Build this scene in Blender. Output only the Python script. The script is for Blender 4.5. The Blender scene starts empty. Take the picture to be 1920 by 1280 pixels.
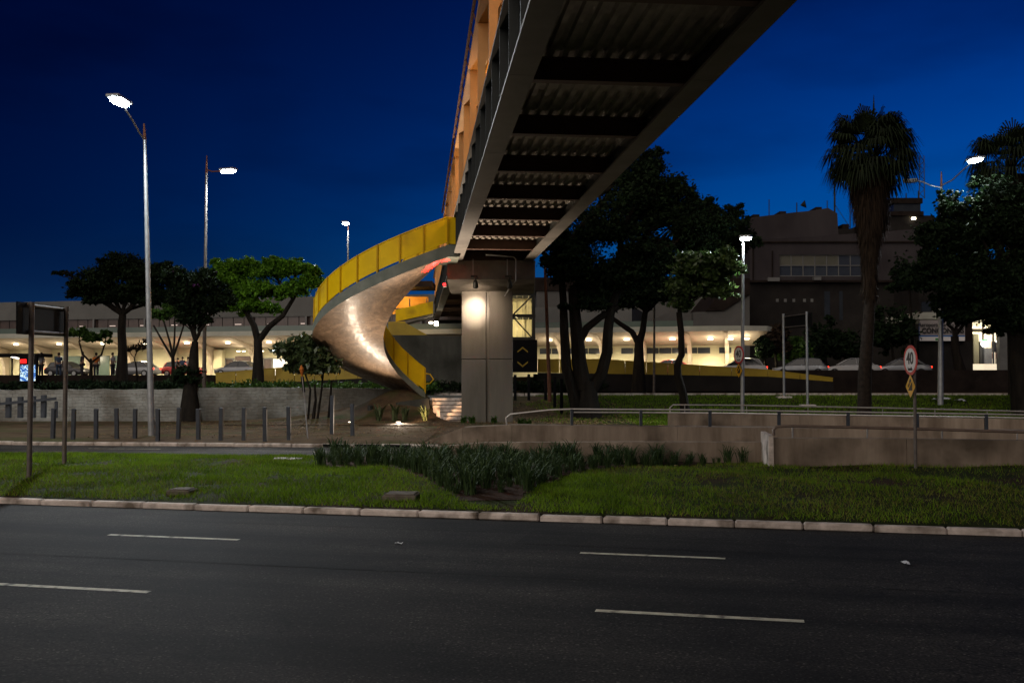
import bpy, math, random
import numpy as np
from mathutils import Vector, Matrix
random.seed(7); RNG = np.random.default_rng(7)
R = math.radians
SC = bpy.context.scene; COL = SC.collection
# ------------------------------------------------------------------ camera
F = 1900.0; HC = 2.4; PT = math.atan(64 / F)
cam = bpy.data.cameras.new('camera'); camo = bpy.data.objects.new('camera', cam); COL.objects.link(camo)
camo.location = (0, 0, HC); camo.rotation_euler = (R(90) + PT, 0, 0)
cam.sensor_width = 36; cam.lens = F / 1920 * 36; cam.clip_end = 5000; cam.clip_start = 0.1
SC.camera = camo
CP, SP = math.cos(PT), math.sin(PT)
def ray(px, py):
    x = (px - 960) / F; u = (640 - py) / F
    return (x / (CP - u * SP), (u * CP + SP) / (CP - u * SP))     # X/Y , (z-HC)/Y
def at(px, py, Y):
    a, b = ray(px, py); return Vector((a * Y, Y, HC + b * Y))
def gr(px, py, z=0.0):
    a, b = ray(px, py); Y = (z - HC) / b; return Vector((a * Y, Y, z))
def ln(px, py, Y0, s):        # point seen at a pixel, standing over the plan line Y = Y0 + s X
    a, b = ray(px, py); Y = Y0 / (1 - s * a); return Vector((a * Y, Y, HC + b * Y))
# ------------------------------------------------------------------ tagging
def tag(o, label=None, cat=None, group=None, kind=None):
    if label: o['label'] = label
    if cat: o['category'] = cat
    if group: o['group'] = group
    if kind: o['kind'] = kind
    return o
def thing(name, label, cat, loc=(0, 0, 0), rz=0.0, group=None):
    o = bpy.data.objects.new(name, None); COL.objects.link(o)
    o.location = loc; o.rotation_euler = (0, 0, rz); o.empty_display_size = .2
    return tag(o, label, cat, group)
def copy_tree(o, parent=None):
    c = o.copy(); COL.objects.link(c)
    if parent is not None: c.parent = parent
    for ch in list(o.children): copy_tree(ch, c)
    return c
# ------------------------------------------------------------------ mesh builder
class MB:
    def __init__(s): s.v = []; s.f = []; s.m = []; s.cm = 0
    def mat(s, i): s.cm = i; return s
    def add(s, vs, fs):
        n = len(s.v); s.v += [tuple(v) for v in vs]
        for f in fs: s.f.append(tuple(n + i for i in f)); s.m.append(s.cm)
        return s
    def box(s, c, d, rz=0, bev=0.0):
        x, y, z = d[0] / 2, d[1] / 2, d[2] / 2; ca, sa = math.cos(rz), math.sin(rz)
        if bev > 0:
            b = min(bev, x * .9, y * .9, z * .9); vs = []
            for sz in (-1, 1):
                for ring in (0, 1):
                    zz = sz * (z - (b if ring == (0 if sz > 0 else 1) else 0)); e = 0 if ring == (0 if sz > 0 else 1) else b
                    for (px, py) in ((-x + b, -y + e), (x - b, -y + e), (x - e, -y + b), (x - e, y - b), (x - b, y - e), (-x + b, y - e), (-x + e, y - b), (-x + e, -y + b)):
                        vs.append((px, py, zz))
            # rings: bottom cap, bottom side, top side, top cap
            fs = [tuple(range(7, -1, -1))]
            for k in range(3):
                for i in range(8):
                    j = (i + 1) % 8; fs.append((k * 8 + i, k * 8 + j, k * 8 + 8 + j, k * 8 + 8 + i))
            fs.append(tuple(range(24, 32)))
        else:
            vs = [(a, b_, e) for e in (-z, z) for a, b_ in ((-x, -y), (x, -y), (x, y), (-x, y))]
            fs = [(3, 2, 1, 0), (4, 5, 6, 7), (0, 1, 5, 4), (1, 2, 6, 5), (2, 3, 7, 6), (3, 0, 4, 7)]
        return s.add([(c[0] + a * ca - b_ * sa, c[1] + a * sa + b_ * ca, c[2] + e) for a, b_, e in vs], fs)
    def hexa(s, p):   # 8 points, bottom 4 then top 4, both counter-clockwise from above
        return s.add(p, [(3, 2, 1, 0), (4, 5, 6, 7), (0, 1, 5, 4), (1, 2, 6, 5), (2, 3, 7, 6), (3, 0, 4, 7)])
    def tube(s, pts, rad, n=8, cap=True):
        pts = [Vector(p) for p in pts]
        if not hasattr(rad, '__len__'): rad = [rad] * len(pts)
        vs = []; up = None
        for i, p in enumerate(pts):
            t = (pts[min(i + 1, len(pts) - 1)] - pts[max(i - 1, 0)])
            t = t.normalized() if t.length > 1e-9 else Vector((0, 0, 1))
            if up is None:
                up = Vector((1, 0, 0)) if abs(t.x) < .8 else Vector((0, 1, 0))
            a = (up - t * up.dot(t)).normalized(); b = t.cross(a); up = a
            for k in range(n):
                w = 2 * math.pi * k / n; vs.append(p + (a * math.cos(w) + b * math.sin(w)) * rad[i])
        fs = []
        for i in range(len(pts) - 1):
            for k in range(n):
                j = (k + 1) % n; fs.append((i * n + k, i * n + j, (i + 1) * n + j, (i + 1) * n + k))
        if cap:
            fs.append(tuple(range(n - 1, -1, -1))); m = (len(pts) - 1) * n; fs.append(tuple(range(m, m + n)))
        return s.add(vs, fs)
    def prism(s, poly, off):   # planar polygon (3D) extruded by a vector
        n = len(poly); poly = [Vector(p) for p in poly]; off = Vector(off)
        nn = Vector((0, 0, 0))
        for i in range(n): nn += (poly[i] - poly[0]).cross(poly[(i + 1) % n] - poly[0])
        if nn.dot(off) > 0: poly = poly[::-1]
        vs = poly + [p + off for p in poly]
        fs = [tuple(range(n)), tuple(range(2 * n - 1, n - 1, -1))]
        for i in range(n):
            j = (i + 1) % n; fs.append((j, i, n + i, n + j))
        return s.add(vs, fs)
    def disc(s, c, nrm, r, n=24, t=.01):
        nrm = Vector(nrm).normalized(); return s.tube([Vector(c) - nrm * t / 2, Vector(c) + nrm * t / 2], r, n)
    def build(s, name, mats, parent=None, world=False, smooth=False):
        me = bpy.data.meshes.new(name); off = Vector((0, 0, 0)); pp = parent
        while world and pp is not None: off = off + Vector(pp.location); pp = pp.parent
        v = [(a - off.x, b - off.y, c - off.z) for a, b, c in s.v]
        me.from_pydata(v, [], s.f)
        if not isinstance(mats, (list, tuple)): mats = [mats]
        for m in mats: me.materials.append(m)
        if len(mats) > 1: me.polygons.foreach_set('material_index', s.m)
        if smooth:
            me.polygons.foreach_set('use_smooth', [True] * len(s.f))
            try: me.set_sharp_from_angle(angle=R(42))
            except Exception: pass
        me.update(); o = bpy.data.objects.new(name, me); COL.objects.link(o)
        if parent is not None: o.parent = parent
        return o
def quads_np(name, V, mat, parent=None, loc=None, k=4):
    """V: (n,k,3) array of separate polygons"""
    n = V.shape[0]; me = bpy.data.meshes.new(name); me.vertices.add(n * k); me.loops.add(n * k); me.polygons.add(n)
    V = V.astype(np.float32)
    if parent is not None and loc is not None: V = V - np.array(loc, dtype=np.float32)
    me.vertices.foreach_set('co', V.reshape(-1)); me.loops.foreach_set('vertex_index', np.arange(n * k, dtype=np.int32))
    me.polygons.foreach_set('loop_start', np.arange(0, n * k, k, dtype=np.int32)); me.polygons.foreach_set('loop_total', np.full(n, k, dtype=np.int32))
    me.update(calc_edges=True); me.materials.append(mat)
    o = bpy.data.objects.new(name, me); COL.objects.link(o)
    if parent is not None: o.parent = parent
    return o
# ------------------------------------------------------------------ materials
def new_mat(name):
    m = bpy.data.materials.new(name); m.use_nodes = True; nt = m.node_tree
    return m, nt, nt.nodes['Principled BSDF']
def N(nt, t, **kw):
    n = nt.nodes.new(t)
    for k, v in kw.items(): setattr(n, k, v)
    return n
def noisy(name, c1, c2, scale=2.0, rough=.7, metal=0.0, bump=.2, bscale=None, detail=6, spec=.5, streak=False, c3=None, s3=.3, rv=0.0, obj=True):
    m, nt, b = new_mat(name); L = nt.links
    tc = N(nt, 'ShaderNodeTexCoord'); co = tc.outputs['Object']
    mp = N(nt, 'ShaderNodeMapping'); L.new(co, mp.inputs['Vector'])
    if streak: mp.inputs['Scale'].default_value = (1, 1, .15)
    n1 = N(nt, 'ShaderNodeTexNoise'); n1.inputs['Scale'].default_value = scale; n1.inputs['Detail'].default_value = detail; n1.inputs['Roughness'].default_value = .65
    L.new(mp.outputs[0], n1.inputs['Vector'])
    r = N(nt, 'ShaderNodeValToRGB'); r.color_ramp.elements[0].position = .33; r.color_ramp.elements[1].position = .67
    r.color_ramp.elements[0].color = (*c1, 1); r.color_ramp.elements[1].color = (*c2, 1)
    L.new(n1.outputs['Fac'], r.inputs['Fac']); out = r.outputs['Color']
    if c3 is not None:
        n3 = N(nt, 'ShaderNodeTexNoise'); n3.inputs['Scale'].default_value = s3; n3.inputs['Detail'].default_value = 5
        L.new(co, n3.inputs['Vector']); r3 = N(nt, 'ShaderNodeValToRGB'); r3.color_ramp.elements[0].position = .5; r3.color_ramp.elements[1].position = .68
        L.new(n3.outputs['Fac'], r3.inputs['Fac']); mx = N(nt, 'ShaderNodeMix', data_type='RGBA'); L.new(r3.outputs['Color'], mx.inputs['Factor'])
        L.new(out, mx.inputs['A']); mx.inputs['B'].default_value = (*c3, 1); out = mx.outputs['Result']
    L.new(out, b.inputs['Base Color'])
    b.inputs['Roughness'].default_value = rough; b.inputs['Metallic'].default_value = metal
    b.inputs['Specular IOR Level'].default_value = spec if (spec != .5 or rough < .7 or metal > 0) else .12
    if rv > 0:
        mr = N(nt, 'ShaderNodeMapRange'); mr.inputs['To Min'].default_value = rough - rv; mr.inputs['To Max'].default_value = rough + rv
        L.new(n1.outputs['Fac'], mr.inputs['Value']); L.new(mr.outputs[0], b.inputs['Roughness'])
    if bump > 0:
        n2 = N(nt, 'ShaderNodeTexNoise'); n2.inputs['Scale'].default_value = bscale or scale * 8; n2.inputs['Detail'].default_value = 4
        L.new(co, n2.inputs['Vector']); bp = N(nt, 'ShaderNodeBump'); bp.inputs['Strength'].default_value = bump; bp.inputs['Distance'].default_value = .02
        L.new(n2.outputs['Fac'], bp.inputs['Height']); L.new(bp.outputs[0], b.inputs['Normal'])
    return m
def emis(name, col, st):
    m, nt, b = new_mat(name); b.inputs['Base Color'].default_value = (*col, 1); b.inputs['Emission Color'].default_value = (*col, 1); b.inputs['Emission Strength'].default_value = st
    return m
def leafmat(name, c1, c2, rough=.5, trans=.25, tan=None):
    m, nt, b = new_mat(name); L = nt.links
    g = N(nt, 'ShaderNodeNewGeometry'); tc = N(nt, 'ShaderNodeTexCoord')
    n = N(nt, 'ShaderNodeTexNoise'); n.inputs['Scale'].default_value = .9; n.inputs['Detail'].default_value = 4; L.new(tc.outputs['Object'], n.inputs['Vector'])
    ad = N(nt, 'ShaderNodeMath', operation='MULTIPLY_ADD'); L.new(g.outputs['Random Per Island'], ad.inputs[0]); ad.inputs[1].default_value = .5
    ad2 = N(nt, 'ShaderNodeMath', operation='SUBTRACT'); L.new(n.outputs['Fac'], ad2.inputs[0]); ad2.inputs[1].default_value = .25; L.new(ad2.outputs[0], ad.inputs[2])
    r = N(nt, 'ShaderNodeValToRGB'); r.color_ramp.elements[0].position = .2; r.color_ramp.elements[1].position = .8
    r.color_ramp.elements[0].color = (*c1, 1); r.color_ramp.elements[1].color = (*c2, 1)
    if tan: e_ = r.color_ramp.elements.new(.93); e_.color = (*c2, 1); r.color_ramp.elements[2].position = .97; r.color_ramp.elements[2].color = (*tan, 1)
    L.new(ad.outputs[0], r.inputs['Fac']); L.new(r.outputs['Color'], b.inputs['Base Color']); b.inputs['Roughness'].default_value = rough; b.inputs['Specular IOR Level'].default_value = .5 if rough < .4 else .15
    tr = N(nt, 'ShaderNodeBsdfTranslucent'); L.new(r.outputs['Color'], tr.inputs['Color']); ms = N(nt, 'ShaderNodeMixShader'); ms.inputs[0].default_value = trans
    out = nt.nodes['Material Output']; L.new(b.outputs[0], ms.inputs[1]); L.new(tr.outputs[0], ms.inputs[2]); L.new(ms.outputs[0], out.inputs['Surface'])
    return m
M = {}
M['concrete'] = noisy('concrete', (.16, .145, .125), (.27, .25, .22), 1.3, .75, bump=.25, c3=(.12, .11, .095), s3=.5)
M['pillar'] = noisy('pillar_concrete', (.095, .086, .066), (.155, .14, .108), 1.6, .6, bump=.2, streak=True, c3=(.13, .115, .1), s3=.7, spec=.6)
M['conc_dark'] = noisy('dark_concrete', (.05, .05, .042), (.085, .083, .07), 1.2, .85, bump=.2, streak=True, c3=(.035, .035, .028), s3=.4)
M['shell'] = noisy('polished_concrete', (.13, .083, .05), (.215, .145, .092), 2.2, .5, bump=.35, bscale=6, c3=(.2, .14, .095), s3=1.3, detail=12, rv=.14)
def shellmat():
    m, nt, b = new_mat('polished_shell_concrete'); L = nt.links; tc = N(nt, 'ShaderNodeTexCoord'); co = tc.outputs['Object']
    def nz(sc, det, dist, scale=(1, 1, 1), rot=(0, 0, 0)):
        mp = N(nt, 'ShaderNodeMapping'); mp.inputs['Scale'].default_value = scale; mp.inputs['Rotation'].default_value = rot; L.new(co, mp.inputs['Vector'])
        n = N(nt, 'ShaderNodeTexNoise'); n.inputs['Scale'].default_value = sc; n.inputs['Detail'].default_value = det; n.inputs['Roughness'].default_value = .68; n.inputs['Distortion'].default_value = dist; L.new(mp.outputs[0], n.inputs['Vector']); return n.outputs['Fac']
    def ramp(f, p0, p1, c0, c1):
        r = N(nt, 'ShaderNodeValToRGB'); e = r.color_ramp.elements; e[0].position = p0; e[1].position = p1; e[0].color = (*c0, 1); e[1].color = (*c1, 1); L.new(f, r.inputs['Fac']); return r.outputs['Color']
    def mul(a, b_):
        x = N(nt, 'ShaderNodeMix', data_type='RGBA', blend_type='MULTIPLY'); x.inputs['Factor'].default_value = 1; L.new(a, x.inputs['A']); L.new(b_, x.inputs['B']); return x.outputs['Result']
    base = ramp(nz(.9, 8, .6), .3, .7, (.12, .076, .046), (.22, .152, .1))
    wisp = ramp(nz(1.6, 13, 2.2, (1, .35, 1.6), (.3, .5, .2)), .36, .66, (.5, .48, .45), (1.3, 1.28, 1.24))
    fine = ramp(nz(9, 9, .8), .35, .7, (.78, .77, .75), (1.15, 1.15, 1.13))
    L.new(mul(mul(base, wisp), fine), b.inputs['Base Color']); b.inputs['Roughness'].default_value = .55
    cw = ramp(nz(2.6, 12, 1.6, (1, .5, 2), (.4, .3, .1)), .4, .62, (.0, .0, .0), (.75, .75, .75)); L.new(cw, b.inputs['Coat Weight'])
    cr = ramp(nz(1.3, 10, 1.2), .35, .65, (.14, .14, .14), (.32, .32, .32)); L.new(cr, b.inputs['Coat Roughness'])
    bp = N(nt, 'ShaderNodeBump'); bp.inputs['Strength'].default_value = .45; bp.inputs['Distance'].default_value = .03; L.new(nz(4, 10, 1.5, (1, .4, 1.5), (.3, .5, .2)), bp.inputs['Height']); L.new(bp.outputs[0], b.inputs['Coat Normal'])
    b2 = N(nt, 'ShaderNodeBump'); b2.inputs['Strength'].default_value = .3; b2.inputs['Distance'].default_value = .02; L.new(nz(12, 8, .5), b2.inputs['Height']); L.new(b2.outputs[0], b.inputs['Normal'])
    return m
M['shell'] = shellmat()
M['fascia'] = noisy('grey_green_concrete', (.12, .135, .11), (.19, .2, .165), 1.5, .7, bump=.2)
M['ramp'] = noisy('ramp_concrete', (.17, .13, .095), (.4, .325, .25), 1.3, .85, bump=.45, c3=(.1, .078, .056), s3=.6, detail=12, streak=True, spec=.2)
M['kerb'] = noisy('kerb_stone', (.42, .36, .31), (.74, .65, .58), 3.2, .85, bump=.5, c3=(.16, .13, .1), s3=2.2, spec=.2)
M['yellow'] = noisy('yellow_paint', (.68, .43, .0), (.84, .55, .002), .9, .6, bump=.05, c3=(.5, .3, .004), s3=.9, spec=.2)
M['yellow_post'] = noisy('yellow_post_paint', (.42, .24, .0), (.55, .33, .002), .9, .6, bump=.05, spec=.2)
M['yellow_dull'] = noisy('dull_yellow_paint', (.3, .2, .012), (.42, .29, .018), .7, .5, bump=.04)
M['steel_dark'] = noisy('dark_steel', (.016, .018, .016), (.03, .033, .03), 2, .5, .2, bump=.05)
M['steel_green'] = noisy('green_grey_steel', (.007, .01, .009), (.014, .019, .017), 1.5, .5, .1, bump=.05)
M['girder'] = noisy('girder_paint', (.17, .155, .135), (.23, .21, .185), .8, .6, 0, bump=.06, c3=(.14, .125, .11), s3=.5)
M['beam_brown'] = noisy('brown_primer_steel', (.11, .055, .035), (.16, .085, .055), 2, .6, 0, bump=.05)
M['galv'] = noisy('galvanised_deck', (.25, .22, .18), (.46, .42, .35), 2.5, .45, .3, bump=.05, rv=.1)
M['ceiling'] = noisy('bridge_ceiling', (.46, .24, .08), (.6, .34, .13), .8, .6, 0, bump=.03)
M['mesh_orange'] = noisy('orange_panel', (.6, .28, .02), (.75, .38, .04), .8, .5, 0, bump=.03)
M['pole'] = noisy('galvanised_pole', (.3, .31, .31), (.45, .46, .46), 3, .45, .5, bump=.05)
M['pole_dark'] = noisy('weathered_pole', (.1, .085, .075), (.19, .165, .145), 4, .6, .3, bump=.1)
M['rust'] = noisy('rusty_steel', (.12, .04, .02), (.2, .08, .035), 5, .8, .1, bump=.1)
M['black'] = noisy('black_board', (.006, .006, .007), (.01, .01, .011), 2, .8, 0, bump=.02, spec=.08)
M['bollard'] = noisy('blue_grey_post', (.022, .028, .038), (.045, .056, .072), 3, .55, 0, bump=.1)
M['rail'] = noisy('brushed_rail', (.42, .4, .37), (.55, .53, .5), 3, .35, .6, bump=.03)
M['rail_brown'] = noisy('brown_rail', (.12, .085, .065), (.18, .13, .1), 3, .5, .2, bump=.03)
M['bark'] = noisy('bark', (.006, .005, .004), (.02, .016, .012), 5, .9, 0, bump=.8, bscale=14, streak=True)
M['palmbark'] = noisy('palm_bark', (.012, .009, .007), (.035, .026, .02), 7, .9, 0, bump=.8, bscale=18)
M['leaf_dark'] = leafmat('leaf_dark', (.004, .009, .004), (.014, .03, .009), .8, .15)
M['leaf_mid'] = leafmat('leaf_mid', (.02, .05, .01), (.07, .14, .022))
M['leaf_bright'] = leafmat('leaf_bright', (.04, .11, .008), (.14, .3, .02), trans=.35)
M['leaf_glossy'] = leafmat('leaf_glossy', (.02, .035, .012), (.06, .085, .03), .28, .1)
M['leaf_shiny'] = leafmat('leaf_shiny', (.02, .045, .01), (.1, .16, .045), .38, .3)
M['leaf_purple'] = leafmat('leaf_purple', (.09, .025, .12), (.2, .06, .24))
M['leaf_palm'] = leafmat('leaf_palm', (.005, .009, .004), (.016, .026, .009), .7, .1)
M['leaf_dead'] = leafmat('leaf_dead', (.016, .011, .008), (.045, .03, .018), .9, .05)
M['leaf_litter'] = leafmat('leaf_litter', (.08, .045, .02), (.3, .2, .09), .8, 0)
M['grass'] = leafmat('grass_blade', (.045, .09, .004), (.2, .34, .018), .8, .3, (.14, .15, .04))
M['grass_dry'] = leafmat('grass_dry', (.09, .1, .015), (.24, .23, .05), .7, .2)
M['strap'] = leafmat('strap_leaf', (.016, .036, .012), (.07, .11, .035), .7, .15, (.16, .13, .06))
M['agave'] = leafmat('agave_leaf', (.05, .075, .03), (.13, .15, .07), .5, .1)
M['cream'] = noisy('cream_wall', (.5, .46, .3), (.58, .54, .37), .5, .7, 0, bump=.02)
M['white_wall'] = noisy('white_wall', (.12, .123, .118), (.165, .168, .16), .3, .8, 0, bump=.02)
M['soffit'] = noisy('soffit', (.42, .35, .27), (.5, .42, .33), .3, .7, 0, bump=.02)
M['fascia_white'] = noisy('canopy_edge', (.42, .43, .36), (.56, .56, .48), .6, .7, 0, bump=.03)
M['annex_wall'] = noisy('annex_wall', (.09, .088, .083), (.12, .117, .11), .3, .8, 0, bump=.02)
M['glass_green'] = noisy('greenish_glass', (.1, .14, .12), (.13, .17, .145), .4, .2, 0, bump=0)
M['win_dark'] = noisy('dark_window', (.02, .024, .03), (.04, .045, .05), .4, .12, 0, bump=0)
M['win_brown'] = noisy('brown_window', (.07, .05, .045), (.12, .085, .07), .6, .2, 0, bump=0)
M['frame_grey'] = noisy('grey_frame', (.12, .12, .115), (.16, .16, .155), 1, .5, .2, bump=.02)
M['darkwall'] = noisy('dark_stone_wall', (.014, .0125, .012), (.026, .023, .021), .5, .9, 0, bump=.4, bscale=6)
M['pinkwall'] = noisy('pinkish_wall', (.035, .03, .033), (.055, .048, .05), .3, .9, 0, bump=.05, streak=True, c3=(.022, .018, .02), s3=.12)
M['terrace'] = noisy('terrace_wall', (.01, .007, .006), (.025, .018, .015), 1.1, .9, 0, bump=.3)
M['sign_white'] = noisy('sign_white', (.76, .74, .72), (.82, .8, .78), 1, .5, 0, bump=0)
M['sign_red'] = noisy('sign_red', (.55, .02, .02), (.62, .03, .03), 1, .45, 0, bump=0)
M['sign_yellow'] = noisy('sign_yellow', (.7, .36, .01), (.78, .42, .015), 1, .45, 0, bump=0)
M['sign_black'] = noisy('sign_black', (.01, .01, .01), (.02, .02, .02), 1, .5, 0, bump=0)
M['sign_blue'] = noisy('sign_blue', (.02, .12, .4), (.03, .15, .45), 1, .5, 0, bump=0)
M['board_grey'] = noisy('board_grey', (.3, .27, .26), (.36, .33, .32), .5, .7, 0, bump=0)
M['paint_line'] = noisy('road_paint', (.42, .4, .3), (.62, .6, .48), 9, .7, 0, bump=.2, c3=(.1, .1, .09), s3=7)
M['dirt'] = noisy('dirt', (.05, .033, .02), (.13, .088, .05), 1.5, .95, 0, bump=.7, bscale=18, c3=(.045, .055, .018), s3=.7)
M['pave'] = noisy('worn_pavement', (.085, .058, .035), (.16, .115, .072), 1.0, .95, 0, bump=.6, bscale=12, c3=(.09, .09, .04), s3=.4)
M['soil'] = noisy('red_soil', (.02, .012, .008), (.055, .03, .019), 2.5, .95, 0, bump=.9, bscale=16, c3=(.03, .02, .012), s3=1.2)
M['grass_base'] = noisy('grass_base', (.014, .02, .005), (.032, .04, .01), 2.5, .95, 0, bump=.9, bscale=24, c3=(.04, .022, .013), s3=.55, spec=.1)
M['mortar_box'] = noisy('mossy_concrete', (.09, .075, .06), (.16, .14, .11), 6, .9, 0, bump=.5)
M['rubber'] = noisy('rubber', (.012, .012, .012), (.02, .02, .02), 3, .8, 0, bump=.1)
M['paper'] = noisy('paper', (.5, .52, .55), (.7, .72, .75), 6, .8, 0, bump=.5)
M['cloth_white'] = noisy('light_cloth', (.3, .3, .32), (.4, .4, .42), 6, .9, 0, bump=.2)
M['cloth_dark'] = noisy('dark_cloth', (.02, .02, .025), (.04, .04, .05), 6, .9, 0, bump=.2)
M['cloth_blue'] = noisy('blue_cloth', (.04, .06, .1), (.06, .09, .15), 6, .9, 0, bump=.2)
M['cloth_orange'] = noisy('orange_cloth', (.4, .11, .02), (.5, .16, .03), 6, .9, 0, bump=.2)
M['cloth_pink'] = noisy('pink_cloth', (.3, .03, .14), (.4, .05, .2), 6, .9, 0, bump=.2)
M['skin'] = noisy('skin', (.22, .12, .08), (.27, .15, .1), 4, .6, 0, bump=0)
M['hair'] = noisy('hair', (.01, .008, .006), (.02, .015, .012), 8, .7, 0, bump=.2)
M['car_silver'] = noisy('silver_paint', (.2, .21, .22), (.24, .25, .26), 1, .3, .5, bump=0)
M['car_white'] = noisy('white_car_paint', (.34, .34, .34), (.38, .38, .38), 1, .3, 0, bump=0)
M['car_dark'] = noisy('dark_car_paint', (.03, .03, .035), (.04, .04, .045), 1, .25, .3, bump=0)
M['car_red'] = noisy('red_car_paint', (.3, .02, .02), (.35, .03, .03), 1, .3, .2, bump=0)
M['car_glass'] = noisy('car_glass', (.01, .012, .014), (.015, .018, .02), 1, .08, 0, bump=0)
M['tail'] = emis('tail_lamp', (1, .03, .01), 3.0)
M['head'] = emis('head_lamp', (1, .9, .75), 5.0)
M['led'] = emis('led_lens', (.86, .96, 1), 90)
M['led_off'] = noisy('unlit_lens', (.2, .2, .2), (.25, .25, .25), 3, .3, 0, bump=0)
M['down'] = emis('ceiling_lamp', (1, .88, .64), 9)
M['door_light'] = emis('bright_interior', (1, .93, .78), .8)
M['warm_lens'] = emis('warm_lens', (1, .76, .52), 10)
M['red_lens'] = emis('red_lens', (1, .02, .02), 4)
M['shop'] = emis('shop_interior', (1, .86, .62), .55)
M['shop_bright'] = emis('shop_lamp', (1, .97, .9), 4)
M['screen_red'] = emis('screen_red', (1, .01, .01), .9)
# brick-like white retaining wall
def wallmat():
    m, nt, b = new_mat('rough_whitewashed_masonry'); L = nt.links; tc = N(nt, 'ShaderNodeTexCoord')
    mp = N(nt, 'ShaderNodeMapping'); mp.inputs['Rotation'].default_value = (R(90), 0, 0); L.new(tc.outputs['Object'], mp.inputs['Vector'])
    nz = N(nt, 'ShaderNodeTexNoise'); nz.inputs['Scale'].default_value = 1.3; nz.inputs['Detail'].default_value = 8; nz.inputs['Roughness'].default_value = .7; L.new(tc.outputs['Object'], nz.inputs['Vector'])
    mx0 = N(nt, 'ShaderNodeMix', data_type='RGBA'); mx0.inputs['Factor'].default_value = .22; L.new(mp.outputs[0], mx0.inputs['A']); L.new(nz.outputs['Color'], mx0.inputs['B'])
    br = N(nt, 'ShaderNodeTexBrick'); br.inputs['Scale'].default_value = 2.1; br.inputs['Mortar Size'].default_value = .012; br.inputs['Mortar Smooth'].default_value = 1.0; br.inputs['Bias'].default_value = .1
    br.inputs['Color1'].default_value = (.31, .31, .28, 1); br.inputs['Color2'].default_value = (.24, .235, .205, 1); br.inputs['Mortar'].default_value = (.15, .14, .115, 1)
    L.new(mx0.outputs['Result'], br.inputs['Vector'])
    r = N(nt, 'ShaderNodeValToRGB'); r.color_ramp.elements[0].position = .42; r.color_ramp.elements[1].position = .66; L.new(nz.outputs['Fac'], r.inputs['Fac'])
    mx = N(nt, 'ShaderNodeMix', data_type='RGBA'); L.new(r.outputs['Color'], mx.inputs['Factor']); L.new(br.outputs['Color'], mx.inputs['A']); mx.inputs['B'].default_value = (.4, .41, .38, 1)
    n3 = N(nt, 'ShaderNodeTexNoise'); n3.inputs['Scale'].default_value = .35; n3.inputs['Detail'].default_value = 6; L.new(tc.outputs['Object'], n3.inputs['Vector'])
    r3 = N(nt, 'ShaderNodeValToRGB'); r3.color_ramp.elements[0].position = .5; r3.color_ramp.elements[1].position = .7; L.new(n3.outputs['Fac'], r3.inputs['Fac'])
    m2 = N(nt, 'ShaderNodeMix', data_type='RGBA'); L.new(r3.outputs['Color'], m2.inputs['Factor']); L.new(mx.outputs['Result'], m2.inputs['A']); m2.inputs['B'].default_value = (.1, .085, .06, 1)
    L.new(m2.outputs['Result'], b.inputs['Base Color']); b.inputs['Roughness'].default_value = .9
    bp = N(nt, 'ShaderNodeBump'); bp.inputs['Strength'].default_value = .8; bp.inputs['Distance'].default_value = .04; L.new(br.outputs['Fac'], bp.inputs['Height']); bp.invert = True
    b2 = N(nt, 'ShaderNodeBump'); b2.inputs['Strength'].default_value = .8; b2.inputs['Distance'].default_value = .1; L.new(nz.outputs['Fac'], b2.inputs['Height']); L.new(bp.outputs[0], b2.inputs['Normal']); L.new(b2.outputs[0], b.inputs['Normal'])
    return m
M['masonry'] = wallmat()
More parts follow.
